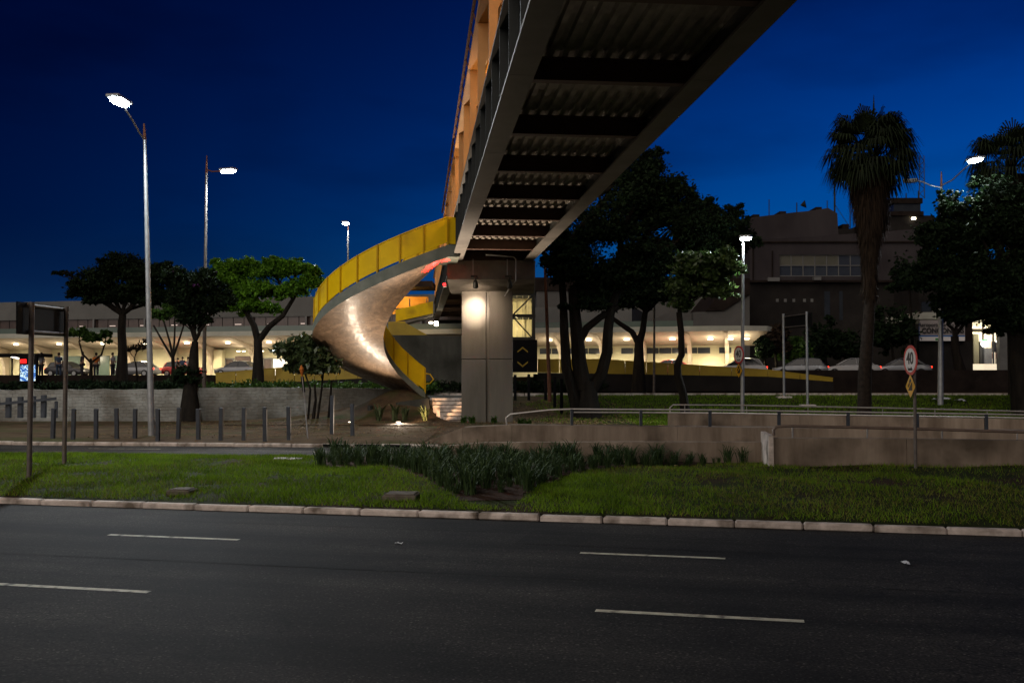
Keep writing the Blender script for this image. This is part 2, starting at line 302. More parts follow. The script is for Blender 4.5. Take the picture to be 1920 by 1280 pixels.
def asphalt(name, base=.035, crack=True):
    m, nt, b = new_mat(name); L = nt.links; tc = N(nt, 'ShaderNodeTexCoord'); co = tc.outputs['Object']
    big = N(nt, 'ShaderNodeTexNoise'); big.inputs['Scale'].default_value = .35; big.inputs['Detail'].default_value = 6; L.new(co, big.inputs['Vector'])
    fine = N(nt, 'ShaderNodeTexNoise'); fine.inputs['Scale'].default_value = 38; fine.inputs['Detail'].default_value = 3; L.new(co, fine.inputs['Vector'])
    r = N(nt, 'ShaderNodeValToRGB'); r.color_ramp.elements[0].position = .35; r.color_ramp.elements[1].position = .7
    r.color_ramp.elements[0].color = (base * .5, base * .5, base * .52, 1); r.color_ramp.elements[1].color = (base * 1.6, base * 1.55, base * 1.48, 1); L.new(big.outputs['Fac'], r.inputs['Fac'])
    r2 = N(nt, 'ShaderNodeValToRGB'); r2.color_ramp.elements[0].position = .4; r2.color_ramp.elements[1].position = .68
    r2.color_ramp.elements[0].color = (.6, .6, .6, 1); r2.color_ramp.elements[1].color = (1.7, 1.66, 1.6, 1); L.new(fine.outputs['Fac'], r2.inputs['Fac'])
    mx = N(nt, 'ShaderNodeMix', data_type='RGBA', blend_type='MULTIPLY'); mx.inputs['Factor'].default_value = 1; L.new(r.outputs['Color'], mx.inputs['A']); L.new(r2.outputs['Color'], mx.inputs['B']); out = mx.outputs['Result']
    vg = N(nt, 'ShaderNodeTexVoronoi'); vg.inputs['Scale'].default_value = 52; L.new(co, vg.inputs['Vector'])
    sg = N(nt, 'ShaderNodeSeparateColor'); L.new(vg.outputs['Color'], sg.inputs[0]); rg = N(nt, 'ShaderNodeValToRGB'); eg = rg.color_ramp.elements; eg[0].position = .0; eg[0].color = (.7, .7, .7, 1); eg[1].position = 1.0; eg[1].color = (3.6, 3.5, 3.3, 1); e2_ = eg.new(.93); e2_.color = (1.25, 1.24, 1.2, 1); L.new(sg.outputs[0], rg.inputs['Fac'])
    mg = N(nt, 'ShaderNodeMix', data_type='RGBA', blend_type='MULTIPLY'); mg.inputs['Factor'].default_value = 1; L.new(out, mg.inputs['A']); L.new(rg.outputs['Color'], mg.inputs['B']); out = mg.outputs['Result']
    # long streaks of wear along the lanes
    mp = N(nt, 'ShaderNodeMapping'); mp.inputs['Rotation'].default_value = (0, 0, R(12.8)); L.new(co, mp.inputs['Vector'])
    mp2 = N(nt, 'ShaderNodeMapping'); mp2.inputs['Scale'].default_value = (.05, 1.4, 1); L.new(mp.outputs[0], mp2.inputs['Vector'])
    st = N(nt, 'ShaderNodeTexNoise'); st.inputs['Scale'].default_value = 1.0; st.inputs['Detail'].default_value = 5; L.new(mp2.outputs[0], st.inputs['Vector'])
    r4 = N(nt, 'ShaderNodeValToRGB'); r4.color_ramp.elements[0].position = .3; r4.color_ramp.elements[1].position = .7; r4.color_ramp.elements[0].color = (.42, .42, .43, 1); r4.color_ramp.elements[1].color = (1.5, 1.45, 1.4, 1); L.new(st.outputs['Fac'], r4.inputs['Fac'])
    m4 = N(nt, 'ShaderNodeMix', data_type='RGBA', blend_type='MULTIPLY'); m4.inputs['Factor'].default_value = 1; L.new(out, m4.inputs['A']); L.new(r4.outputs['Color'], m4.inputs['B']); out = m4.outputs['Result']
    if crack:
        nz = N(nt, 'ShaderNodeTexNoise'); nz.inputs['Scale'].default_value = 1.2; nz.inputs['Detail'].default_value = 4; L.new(co, nz.inputs['Vector'])
        ma = N(nt, 'ShaderNodeVectorMath', operation='MULTIPLY_ADD'); L.new(nz.outputs['Color'], ma.inputs[0]); ma.inputs[1].default_value = (1.1, 1.1, 1.1); L.new(co, ma.inputs[2])
        vo = N(nt, 'ShaderNodeTexVoronoi', feature='DISTANCE_TO_EDGE'); vo.inputs['Scale'].default_value = 2.7; L.new(ma.outputs[0], vo.inputs['Vector'])
        r3 = N(nt, 'ShaderNodeValToRGB'); r3.color_ramp.elements[0].position = .0; r3.color_ramp.elements[1].position = .03; r3.color_ramp.elements[0].color = (1, 1, 1, 1); r3.color_ramp.elements[1].color = (0, 0, 0, 1); L.new(vo.outputs['Distance'], r3.inputs['Fac'])
        mk = N(nt, 'ShaderNodeTexNoise'); mk.inputs['Scale'].default_value = .28; mk.inputs['Detail'].default_value = 3; L.new(co, mk.inputs['Vector'])
        rk = N(nt, 'ShaderNodeValToRGB'); rk.color_ramp.elements[0].position = .46; rk.color_ramp.elements[1].position = .56; L.new(mk.outputs['Fac'], rk.inputs['Fac'])
        mm = N(nt, 'ShaderNodeMath', operation='MULTIPLY'); L.new(r3.outputs['Color'], mm.inputs[0]); L.new(rk.outputs['Color'], mm.inputs[1])
        m3 = N(nt, 'ShaderNodeMix', data_type='RGBA'); L.new(mm.outputs[0], m3.inputs['Factor']); L.new(out, m3.inputs['A']); m3.inputs['B'].default_value = (.006, .006, .006, 1); out = m3.outputs['Result']
    L.new(out, b.inputs['Base Color']); b.inputs['Roughness'].default_value = .88; b.inputs['Specular IOR Level'].default_value = .12
    bp = N(nt, 'ShaderNodeBump'); bp.inputs['Strength'].default_value = .18; bp.inputs['Distance'].default_value = .008; L.new(fine.outputs['Fac'], bp.inputs['Height']); L.new(bp.outputs[0], b.inputs['Normal'])
    return m
M['asphalt'] = asphalt('asphalt', .021)
M['asphalt2'] = asphalt('asphalt_side', .06, False)
# ------------------------------------------------------------------ terrain
def sm(a, b, x):
    t = np.clip((x - a) / (b - a), 0, 1); return t * t * (3 - 2 * t)
def H(X, Y):
    X = np.asarray(X, float); Y = np.asarray(Y, float)
    c = .14 * sm(33.0, 34.5, Y + .112 * X) * 1 + .1 * sm(38, 47, Y) + .96 * sm(48.5, 60, Y)       # open side
    Yw = np.where(X < -15.1, 48.75, 57.4 + .58 * X + .75)
    c = c + .42 * sm(45.5, 52, Y) * sm(-12.5, -8, X) * (1 - sm(-4.5, -2.5, X)) * (1 - sm(53, 58, Y))
    left = .14 * sm(33.0, 34.5, Y + .112 * X) + .1 * sm(38, 47, Y) + .42 * sm(45.5, 52, Y) * sm(-12.5, -8, X) * (Y < Yw) + (1.66 - .24 - .42 * sm(-12.5, -8, X) * 0) * sm(0, .2, Y - Yw)   # behind the whitewashed wall
    w = 1 - sm(-7.5, -5.0, X + .0 * Y)
    z = c * (1 - w) + left * w
    z = z + (2.3 - z) * sm(73.7, 73.9, Y)
    return z
def Hs(x, y): return float(H(x, y))
def sheet(name, xs, ys, mat, dz=0.0, fn=None, kind='structure', clip=None):
    X, Y = np.meshgrid(xs, ys); Z = (H(X, Y) if fn is None else fn(X, Y)) + dz
    nx, ny = len(xs), len(ys); vs = np.stack([X, Y, Z], -1).reshape(-1, 3)
    fs = [(j * nx + i, j * nx + i + 1, (j + 1) * nx + i + 1, (j + 1) * nx + i) for j in range(ny - 1) for i in range(nx - 1)]
    if clip is not None: fs = [f for f in fs if clip(vs[list(f)].mean(0))]
    mb = MB(); mb.v = [tuple(v) for v in vs]; mb.f = fs; mb.m = [0] * len(fs)
    o = mb.build(name, mat, smooth=True)
    return tag(o, kind=kind)
xs = np.unique(np.concatenate([[-900, -400, -200, -120, -80], np.arange(-60, 60, 1.0), np.arange(-9, -3, .25), [60, 80, 120, 200, 400, 900]]))
ys = np.unique(np.concatenate([[-200, -80, -40, -20, 0, 20], np.arange(28, 75, .5), [48.6, 48.75, 48.8, 48.85, 48.9, 48.95, 73.7, 73.75, 73.8, 73.85, 73.9], [80, 90, 100, 120, 160, 300, 700, 1500]]))
sheet('ground', xs, ys, M['dirt'], dz=-.012)
KD = Vector((.975, -.222, 0)); KN = Vector((.222, .975, 0))   # near road direction and its normal
def sp(u, s, z=0.0): v = KD * u + KN * s; return Vector((v.x, v.y, z))
mb = MB(); uu = np.linspace(-120, 120, 25); ss = [-14, 0, 6, 12, 16.5]
mb.v = [tuple(sp(u, s, 0.0)) for s in ss for u in uu]
mb.f = [(j * 25 + i, j * 25 + i + 1, (j + 1) * 25 + i + 1, (j + 1) * 25 + i) for j in range(4) for i in range(24)]; mb.m = [0] * len(mb.f)
tag(mb.build('road', M['asphalt']), kind='structure')
# painted dashes
LN = [((1088, 1036), (1360, 1047)), ((205, 1002), (447, 1012)), ((1117, 1143.5), (1508, 1165.5)), ((-60, 1096), (290, 1106))]
du = []
for a, b in LN:
    A, B = gr(*a), gr(*b); du.append((A.dot(KD), B.dot(KD), (A.dot(KN) + B.dot(KN)) / 2))
print('dash', [tuple(round(q, 2) for q in d) for d in du])
def dash(u0, u1, s, name='lane_marking', w=.11):
    mb = MB(); mb.add([sp(u0, s - w / 2, .005), sp(u1, s - w / 2, .005), sp(u1, s + w / 2, .005), sp(u0, s + w / 2, .005)], [(0, 1, 2, 3)])
    return tag(mb.build(name, M['paint_line']), kind='structure')
for a, b, s in du: dash(a, b, s)
dash(du[0][0] + 7.4, du[0][1] + 7.4, du[0][2]); dash(du[0][0] - 14.6, du[0][1] - 14.6, du[0][2])
dash(du[2][0] + 7.4, du[2][1] + 7.4, du[2][2]); dash(du[2][0] - 14.6, du[2][1] - 14.6, du[2][2])
# repair patches and tar filled joints
def strip(name, pts, w, z, mat):
    mb = MB(); r_ = random.Random(len(pts)); vs = []
    for i, p in enumerate(pts):
        ww = w * r_.uniform(.5, 1.3); vs += [p - KN * ww / 2 + Vector((0, 0, z)), p + KN * ww / 2 + Vector((0, 0, z))]
    mb.add(vs, [(2 * i, 2 * i + 2, 2 * i + 3, 2 * i + 1) for i in range(len(pts) - 1)]); return tag(mb.build(name, mat), kind='structure')
rj = random.Random(3); M['tar'] = noisy('tar', (.004, .004, .004), (.009, .009, .009), 6, .95, 0, bump=.2)
M['patch'] = asphalt('asphalt_patch', .014, False); M['patch_old'] = asphalt('asphalt_old_patch', .032, False)
for (u0, u1, s0) in ((1.5, 22, 12.15), (-14, -1.5, 11.9), (-9, 0.5, 15.2)):
    k_ = int((u1 - u0) / .25); w0 = 0; pts = []
    for i in range(k_ + 1): w0 = w0 * .92 + rj.uniform(-.012, .012); pts.append(sp(u0 + (u1 - u0) * i / k_, s0 + w0))
    strip('tar_joint', pts, .022, .004, M['tar'])
for (u0, u1, s0, s1, mt) in ((4.6, 8.9, 10.6, 12.0, 'patch'), (-3.2, .6, 14.2, 15.4, 'patch'), (9.5, 12.5, 13.9, 16.3, 'patch_old'), (1.2, 3.0, 7.2, 8.2, 'patch')):
    mb = MB(); P = []
    for i in range(9): P.append(sp(u0 + (u1 - u0) * i / 8, s0 + rj.uniform(-.03, .03), .0035))
    for i in range(9): P.append(sp(u1 - (u1 - u0) * i / 8, s1 + rj.uniform(-.03, .03), .0035))
    mb.add(P, [tuple(range(18))]); tag(mb.build('road_patch', M[mt]), kind='structure')
# second road (8 deg), runs behind the island
def l2(X, Y0): return Y0 - .112 * X
mb = MB(); xx = np.linspace(-120, 120, 41)
mb.v = [(x, l2(x, y0), .003) for y0 in (27.9, 30.5, 33.25) for x in xx]; mb.f = [(j * 41 + i, j * 41 + i + 1, (j + 1) * 41 + i + 1, (j + 1) * 41 + i) for j in range(2) for i in range(40)]; mb.m = [0] * len(mb.f)
tag(mb.build('side_road', M['asphalt2']), kind='structure')
mb = MB(); mb.add([(-120, l2(-120, 28.25), .008), (-4, l2(-4, 28.25), .008), (-4, l2(-4, 28.35), .008), (-120, l2(-120, 28.35), .008)], [(0, 1, 2, 3)])
A, B = gr(165, 841, 0), gr(300, 842.5, 0); mb.add([(A.x, A.y, .008), (B.x, B.y, .008), (B.x, B.y + .12, .008), (A.x, A.y + .12, .008)], [(0, 1, 2, 3)])
tag(mb.build('edge_marking', M['paint_line']), kind='structure')
# kerbs made of single stones
def kerb(name, pts, w, h, seg, mat, lbl):
    mb = MB(); d = (pts[1] - pts[0]); Lk = d.length; d.normalize(); n = Vector((-d.y, d.x, 0)); rz = math.atan2(d.y, d.x); k = int(Lk / seg)
    for i in range(k):
        c = pts[0] + d * (i + .5) * seg + n * (w / 2 + random.uniform(-.008, .008)); dz = random.uniform(-.008, .008)
        mb.box((c.x, c.y, h / 2 - .02 + dz), (seg - random.uniform(.006, .02), w, h), rz + random.uniform(-.003, .003), bev=.028)
    o = mb.build(name, mat); return tag(o, kind='structure')
kerb('kerb', [sp(-60, 16.5), sp(60, 16.5)], .2, .12, 1.05, M['kerb'], '')
kerb('far_kerb', [Vector((-70, l2(-70, 33.25), 0)), Vector((-2.2, l2(-2.2, 33.25), 0))], .2, .14, 1.0, M['kerb'], '')
# grass island: top surface between kerb and second road
def isl_back(x): return l2(x, 27.85)
def isl_z(X, Y):
    f = (16.68 - .222 * X) / .975; b = isl_back(X); t = np.clip((Y - f) / (b - f), 0, 1)
    lump = .035 * np.sin(X * .9 + 1.3) * np.sin(Y * 1.1) + .03 * np.sin(X * 2.3 + Y * 1.7)
    return .12 + .26 * np.sin(np.pi * np.clip(t * 1.0, 0, 1)) ** .7 * (.75 + .35 * sm(2, 12, X)) + lump * np.sin(np.pi * t)
nx, ny = 150, 22; mb = MB(); X1 = np.linspace(-60, 60, nx * 2)
for j in range(ny):
    for x in X1:
        f = (16.68 - .222 * x) / .975; b = isl_back(x); y = f + (b - f) * j / (ny - 1)
        mb.v.append((x, y, float(isl_z(x, y)) if 0 < j < ny - 1 else (.10 if j == 0 else .03)))
W = len(X1)
mb.f = [(j * W + i, j * W + i + 1, (j + 1) * W + i + 1, (j + 1) * W + i) for j in range(ny - 1) for i in range(W - 1)]; mb.m = [0] * len(mb.f)
tag(mb.build('grass_island', M['grass_base'], smooth=True), kind='structure')
# bed polygon (in picture coordinates on z=.25) for the strap-leaved plants
bed = [gr(*p, .22) for p in [(590, 856), (600, 880), (720, 884), (800, 905), (862, 936), (960, 945), (1015, 915), (1100, 888), (1250, 880), (1448, 872), (1448, 846), (1200, 848), (900, 850), (700, 852)]]
def inpoly(x, y, poly):
    c = False; n = len(poly); j = n - 1
    for i in range(n):
        if ((poly[i].y > y) != (poly[j].y > y)) and (x < (poly[j].x - poly[i].x) * (y - poly[i].y) / (poly[j].y - poly[i].y) + poly[i].x): c = not c
        j = i
    return c
def inpoly_np(X, Y, poly):
    c = np.zeros(X.shape, bool); n = len(poly); j = n - 1
    for i in range(n):
        a, b = poly[i], poly[j]
        c ^= ((a.y > Y) != (b.y > Y)) & (X < (b.x - a.x) * (Y - a.y) / (b.y - a.y + 1e-12) + a.x); j = i
    return c
xs2 = np.arange(-8, 8.2, .2); ys2 = np.arange(18, 29, .2)
sheet('planting_bed_soil', xs2, ys2, M['soil'], dz=.012, fn=lambda X, Y: isl_z(X, Y), clip=lambda c: inpoly(c[0], c[1], bed) and c[1] < isl_back(c[0]) - .2)
# ------------------------------------------------------------------ grass blades
def vnoise(X, Y, s, seed):
    r = np.random.default_rng(seed); g = r.random((64, 64)); x = X / s; y = Y / s
    xi = np.floor(x).astype(int); yi = np.floor(y).astype(int); fx = x - xi; fy = y - yi; fx = fx * fx * (3 - 2 * fx); fy = fy * fy * (3 - 2 * fy)
    G = lambda a, b: g[a % 64, b % 64]
    return (G(xi, yi) * (1 - fx) + G(xi + 1, yi) * fx) * (1 - fy) + (G(xi, yi + 1) * (1 - fx) + G(xi + 1, yi + 1) * fx) * fy
def grass(name, X, Y, Z, hgt, wid, mat, lbl, lean=.6):
    n = len(X); a = RNG.random(n) * 2 * np.pi; h = hgt * (.5 + RNG.random(n)); w = wid * (.6 + .8 * RNG.random(n)); d = RNG.normal(size=(n, 2)) * h[:, None] * lean
    V = np.zeros((n, 3, 3)); dx = np.cos(a) * w / 2; dy = np.sin(a) * w / 2
    V[:, 0] = np.stack([X - dx, Y - dy, Z - .01], -1); V[:, 1] = np.stack([X + dx, Y + dy, Z - .01], -1); V[:, 2] = np.stack([X + d[:, 0], Y + d[:, 1], Z + h], -1)
    o = quads_np(name, V, mat, k=3); return tag(o, lbl, 'grass', kind='stuff')
def visible_xy(n, y0, y1, margin=1.5):
    # even cover of the part of the ground the view can reach
    Y = y0 + (y1 - y0) * RNG.random(n) ; X = (RNG.random(n) * 2 - 1) * (Y * .52 + margin); return X, Y
n = 330000; X, Y = visible_xy(n, 14.5, 31)
f = (16.72 - .222 * X) / .975; b = isl_back(X); keep = (Y > f) & (Y < b - .05)
pn = vnoise(X + 40, Y, 1.1, 3) * .6 + vnoise(X + 40, Y, .35, 4) * .4
keep &= ~(inpoly_np(X, Y, bed) & (pn < .9)); dens = np.where(X > 2.5, .62, 1.0)
soilspot = (pn < np.where(X > 2.5, .3, .33))
bare = inpoly_np(X, Y, [gr(*p, .3) for p in [(1690, 884), (1760, 880), (1925, 884), (1925, 925), (1840, 912), (1740, 900)]]); keep &= ~(bare & (RNG.random(n) < .8))
keep &= (RNG.random(n) < dens * np.clip((pn - .2) / .16, .12, 1))
X, Y, pn = X[keep], Y[keep], pn[keep]; Z = isl_z(X, Y)
dry = RNG.random(len(X)) < .12 + .3 * (X > 2) + .3 * (vnoise(X + 90, Y, 2.2, 9) > .6)
grass('grass_blades', X[~dry], Y[~dry], Z[~dry], .05 + .035 * pn[~dry], .016, M['grass'], 'short green grass covering the strip beside the kerb')
grass('dry_grass_blades', X[dry], Y[dry], Z[dry], .045, .014, M['grass_dry'], 'yellowish grass blades scattered through the green strip')
# far lawn on the right between the ramp walls and the far road
n = 150000; X, Y = visible_xy(n, 41.5, 61); keep = (X > 1.5 + .8 * np.sin(Y)) & ((X > 5.5) | (RNG.random(n) < (Y - 44) / 20)); X, Y = X[keep], Y[keep]
lawn = lambda c: c[0] > 3.2 + .8 * math.sin(c[1]) and 41 < c[1] < 60.6
sheet('far_lawn', np.arange(1, 60, .7), np.arange(41, 61.01, .7), M['grass_base'], dz=.006, clip=lawn)
grass('far_lawn_blades', X, Y, H(X, Y), .09, .035, M['grass'], 'bright lawn behind the ramp railings on the right')
# ------------------------------------------------------------------ pavement with bollards, far road
sheet('pavement', np.arange(-60, -2, 1.0), np.array([33.0, 34, 35, 36, 37, 38, 39, 40]) , M['pave'], dz=.004, fn=lambda X, Y: H(X, np.maximum(Y - .112 * X, 0)) , clip=None)
o = bpy.data.objects['pavement']
for v in o.data.vertices:
    y = v.co.y + .3 - .112 * v.co.x + .22; v.co.y = y; v.co.z = Hs(v.co.x, y) + .006
mb = MB(); xx = np.linspace(-6.2, 130, 30)
for y0 in (60.6, 63, 65.4): mb.v += [(x, y0, 1.215) for x in xx]
mb.f = [(j * 30 + i, j * 30 + i + 1, (j + 1) * 30 + i + 1, (j + 1) * 30 + i) for j in range(2) for i in range(29)]; mb.m = [0] * len(mb.f)
tag(mb.build('far_road', M['asphalt2']), kind='structure')
mb = MB()
for i in range(60): mb.box((-6 + i * 1.5, 60.5, 1.25), (1.46, .18, .2), 0, .02)
tag(mb.build('far_road_kerb', M['kerb']), kind='structure')
mb = MB(); mb.add([(-150, 74, 2.304), (150, 74, 2.304), (150, 100, 2.304), (-150, 112, 2.304)], [(0, 1, 2, 3)])
tag(mb.build('terminal_road', M['asphalt2']), kind='structure')
# dusty dead leaves
def scatter(name, X, Y, Z, sz, mat, lbl):
    n = len(X); a = RNG.random(n) * 6.28; t = RNG.normal(size=(n, 2)) * .35; V = np.zeros((n, 4, 3))
    for k, (ex, ey) in enumerate(((-1, 0), (0, -.5), (1, 0), (0, .5))):
        x = ex * np.cos(a) - ey * np.sin(a); y = ex * np.sin(a) + ey * np.cos(a); s_ = sz * (.6 + .8 * RNG.random(n))
        V[:, k] = np.stack([X + x * s_, Y + y * s_, Z + .02 + np.abs(x * s_ * t[:, 0] + y * s_ * t[:, 1])], -1)
    o = quads_np(name, V, mat); return tag(o, lbl, 'leaves', kind='stuff')
X = RNG.normal(3.2, 2.6, 4500); Y = RNG.uniform(40, 56, 4500); k = X > -.6
scatter('leaf_litter', X[k], Y[k], H(X[k], Y[k]), .07, M['leaf_litter'], 'dry brown leaves on the bare soil beside the pillar')
X = RNG.uniform(3, 12, 60); Y = RNG.uniform(17, 23, 60); scatter('fallen_leaves', X, Y, isl_z(X, Y) + .04, .035, M['leaf_litter'], 'few dry leaves lying on the dark grass near the sign')
X = RNG.uniform(-16, 0, 3500); Y = RNG.uniform(36.5, 48, 3500); scatter('pavement_litter', X, Y, H(X, Y), .045, M['leaf_litter'], 'small dry leaves strewn over the dirt verge by the bollards')
# ------------------------------------------------------------------ footbridge
DB = Vector((-.0937, 1, 0)).normalized(); RB = Vector((DB.y, -DB.x, 0))
def B(a, l, z): v = RB * a + DB * l; return Vector((v.x, v.y, z))
BR = thing('footbridge', 'long steel footbridge crossing overhead with tan girders, dark cross beams and lit roofed walkway', 'footbridge', tuple(B(3.4, 47.6, .2)))
def bprism(mb, sec, l0, l1):      # section [(a,z)...] along the bridge
    mb.prism([B(a, l0, z) for a, z in sec], B(0, l1, 0) - B(0, l0, 0))
def bbox(mb, a0, a1, z0, z1, l0, l1): bprism(mb, [(a0, z0), (a1, z0), (a1, z1), (a0, z1)], l0, l1)
L0, L1 = -16.0, 96.0
for side, (fa, fb, wc) in enumerate(((1.55, 2.02, 1.78), (4.8, 5.24, 5.02))):
    g = MB(); 
    cuts = [L0, -5, 4.6, 11.4, 17.3, 23.5, 30.5, 38, 45.6, 52, 60, 68, 76, 84, L1]
    for i in range(len(cuts) - 1): bbox(g, fa, fb, 7.6, 7.66, cuts[i] + .008, cuts[i + 1] - .008)
    g.mat(1); bbox(g, wc - .02, wc + .02, 7.66, 9.2, L0, L1); bbox(g, fa, fb, 9.2, 9.26, L0, L1)
    gd = g.build('girder', [M['girder'], M['steel_green']], BR, True)
    l = -15.0
    while l < L1:
        s = MB()
        if side == 0: bbox(s, fa + .04, wc - .02, 7.66, 9.2, l, l + .03)
        else: bbox(s, wc + .02, fb - .04, 7.66, 9.2, l, l + .03)
        s.build('stiffener', M['steel_green'], gd, True); l += 2.035 if l < 60 else 4.07
cb = []
l = 17.98 - 4.07 * 8
while l < L1 - 1:
    c = MB(); bbox(c, 1.8, 5.0, 7.7, 7.73, l - .1, l + .12); bbox(c, 1.8, 5.0, 7.73, 8.1, l, l + .02); bbox(c, 1.8, 5.0, 8.1, 8.13, l - .08, l + .1)
    c.build('cross_beam', M['beam_brown'], BR, True); l += 4.07
d = MB(); sec = []; a = 1.8; z0, z1 = 8.14, 8.21
while a < 5.0 - .26:
    sec += [(a, z0), (a + .1, z0), (a + .13, z1), (a + .23, z1)]; a += .26
sec += [(a, z0), (5.0, z0), (5.0, 8.3), (1.8, 8.3)]
vs0 = [B(a_, L0, z_) for a_, z_ in sec]; vs1 = [B(a_, L1, z_) for a_, z_ in sec]; k = len(sec)
d.add(vs0 + vs1, [(i, (i + 1) % k, k + (i + 1) % k, k + i) for i in range(k)]); d.build('deck', M['galv'], BR, True)
# roofed sides: portal frames, ceiling, gutter, railing panels
rf = MB(); bbox(rf, 1.5, 5.3, 11.6, 11.72, L0, L1); rf.build('roof', M['ceiling'], BR, True)
gt = MB(); gt.tube([B(1.44, L0, 12.0), B(1.44, L1 * .62, 12.0)], .045, 8)
l = L0 + .5
while l < 58: gt.tube([B(1.44, l, 11.97), B(1.53, l, 11.66)], .02, 5); l += 1.35
gt.build('gutter_pipe', M['rust'], BR, True)
l = 17.98 - 4.07 * 8
while l < L1 - 1:
    fr = MB()
    for (a0, sg) in ((1.56, 1), (5.24, -1)):
        fr.prism([B(a0, l, 9.27), B(a0 + sg * .16, l, 9.27), B(a0 + sg * .2, l, 10.5), B(a0 + sg * .5, l, 11.2), B(a0 + sg * 1.1, l, 11.59), B(a0, l, 11.59)], DB * .14)
    bbox(fr, 2.6, 4.2, 11.42, 11.59, l, l + .14)
    fr.build('portal_frame', M['ceiling'], BR, True); l += 4.07
ip = MB(); bbox(ip, 4.98, 5.0, 9.27, 10.6, L0, L1); ip.build('side_panel', M['mesh_orange'], BR, True)
lp = MB(); 
l = L0
while l < 58: bbox(lp, 2.02, 2.32, 11.5, 11.56, l, l + 3.9); l += 4.07
lp.build('ceiling_panel', M['mesh_orange'], BR, True)
pl = MB()
for l in (6, 18, 30, 42, 56, 70, 84):
    pl.mat(0)
    q = B(3.3, l, 11.2); pl.box(q, (.18, .9, .06), math.atan2(DB.y, DB.x) - R(90))
pl.build('strip_light', emis('warm_strip', (1, .62, .28), 3), BR, True)
def light(name, typ, loc, energy, col, parent=None, size=.15, spot=None, blend=.5, aim=None):
    ld = bpy.data.lights.new(name, typ); ld.energy = energy; ld.color = col
    if typ == 'SPOT': ld.spot_size = R(spot); ld.spot_blend = blend; ld.shadow_soft_size = size
    elif typ == 'POINT': ld.shadow_soft_size = size
    elif typ == 'AREA': ld.size = size
    o = bpy.data.objects.new(name, ld); COL.objects.link(o); loc = Vector(loc)
    if aim is not None: o.rotation_euler = (Vector(aim) - loc).to_track_quat('-Z', 'Y').to_euler()
    if parent is not None: o.parent = parent; loc = loc - parent.location if parent.rotation_euler.z == 0 else parent.matrix_world.inverted() @ loc
    o.location = loc; return o
for l in (6, 18, 30, 42, 56, 70, 84): light('walkway_light', 'POINT', B(3.3, l, 10.9), 130, (1, .6, .28), BR, .2)
# pier of the bridge
pr = MB(); rzb = math.atan2(RB.y, RB.x)
xl, xm0, xm1, xr = [at(x, 600, 47.5).x for x in (865.5, 911.5, 917, 961.5)]
PZ0 = .0; PD = 1.5
for (x0, x1) in ((xl, xm0), (xm1, xr)):
    for (z0, z1) in ((PZ0, 3.16), (3.18, 6.45)): pr.box(((x0 + x1) / 2, 47.5 + PD / 2, (z0 + z1) / 2), (x1 - x0, PD, z1 - z0), 0, .02)
pr.box(((xm0 + xm1) / 2, 47.5 + PD / 2 + .06, 3.2), (xm1 - xm0 + .04, PD - .1, 6.4))
pier = pr.build('pier', M['pillar'], BR, True)
cp = MB(); cl, cr = at(838, 505, 45.5).x, at(1003, 505, 45.5).x
cp.prism([(cl, 45.5, 6.73), (cl, 45.5, 7.58), (cl, 50.9, 7.58), (cl, 50.9, 6.73), (cl, 49.1, 6.36), (cl, 47.45, 6.36)], (cr - cl, 0, 0))
cap = cp.build('pier_cap', M['concrete'], BR, True)
# far steel pier
fp = MB()
for a_ in (2.0, 4.8): fp.box(B(a_, 94.5, 4.9), (.45, .45, 5.3), rzb)
fp.box(B(3.4, 94.5, 7.4), (3.6, .5, .35), rzb); fp.build('far_pier', M['steel_dark'], BR, True)
# conduits and two floodlights that hang in front of the pier
def flood(px, lit, lbl):
    p = at(px, 531, 45.25); t = thing('floodlight', lbl, 'floodlight', tuple(p), group='floodlights hung in front of the bridge pillar')
    c = MB(); c.tube([(p.x - .05, p.y, 7.62), (p.x - .05, p.y, p.z + .35)], .018, 6); c.build('conduit', M['pole'], t, True)
    b_ = MB(); b_.box((p.x, p.y, p.z + .3), (.3, .16, .12), 0, .01); b_.box((p.x + .06, p.y, p.z + .15), (.05, .05, .2)); b_.build('bracket', M['steel_dark'], t, True)
    h = MB(); h.tube([(p.x + .06, p.y - .12, p.z + .1), (p.x + .06, p.y, p.z), (p.x + .06, p.y + .16, p.z - .14)], [.07, .11, .13], 14); h.build('lamp_housing', M['steel_dark'], t, True, True)
    e = MB(); e.disc((p.x + .06, p.y + .165, p.z - .145), (0, .75, -.66), .11, 16, .01); e.build('lens', M['warm_lens'] if lit else M['led_off'], t, True)
    if lit: light('flood_beam', 'SPOT', (p.x + .06, p.y + .2, p.z - .18), 260, (1, .76, .56), t, .06, 95, 1.0, aim=at(890, 582, 47.5))
    if lit: light('flood_beam', 'SPOT', (p.x + .06, p.y + .2, p.z - .18), 1100, (1, .8, .62), t, .05, 40, 1.0, aim=at(890, 582, 47.5))
    return t
flood(889, True, 'small lit black floodlight shining on the left half of the pillar')
flood(953, False, 'small unlit black floodlight above the right half of the pillar')
cn = MB(); p = at(967, 520, 45.2); cn.tube([B(3.0, 44.4, 7.72), B(4.2, 44.9, 7.7), (p.x - .1, 45.2, 7.7), (p.x, 45.2, 7.6), (p.x, 45.2, p.z - .15), (p.x - .25, 45.6, p.z - .4), (p.x - .5, 46.2, p.z - .75)], .028, 7)
cn.build('conduit', M['pole'], BR, True)
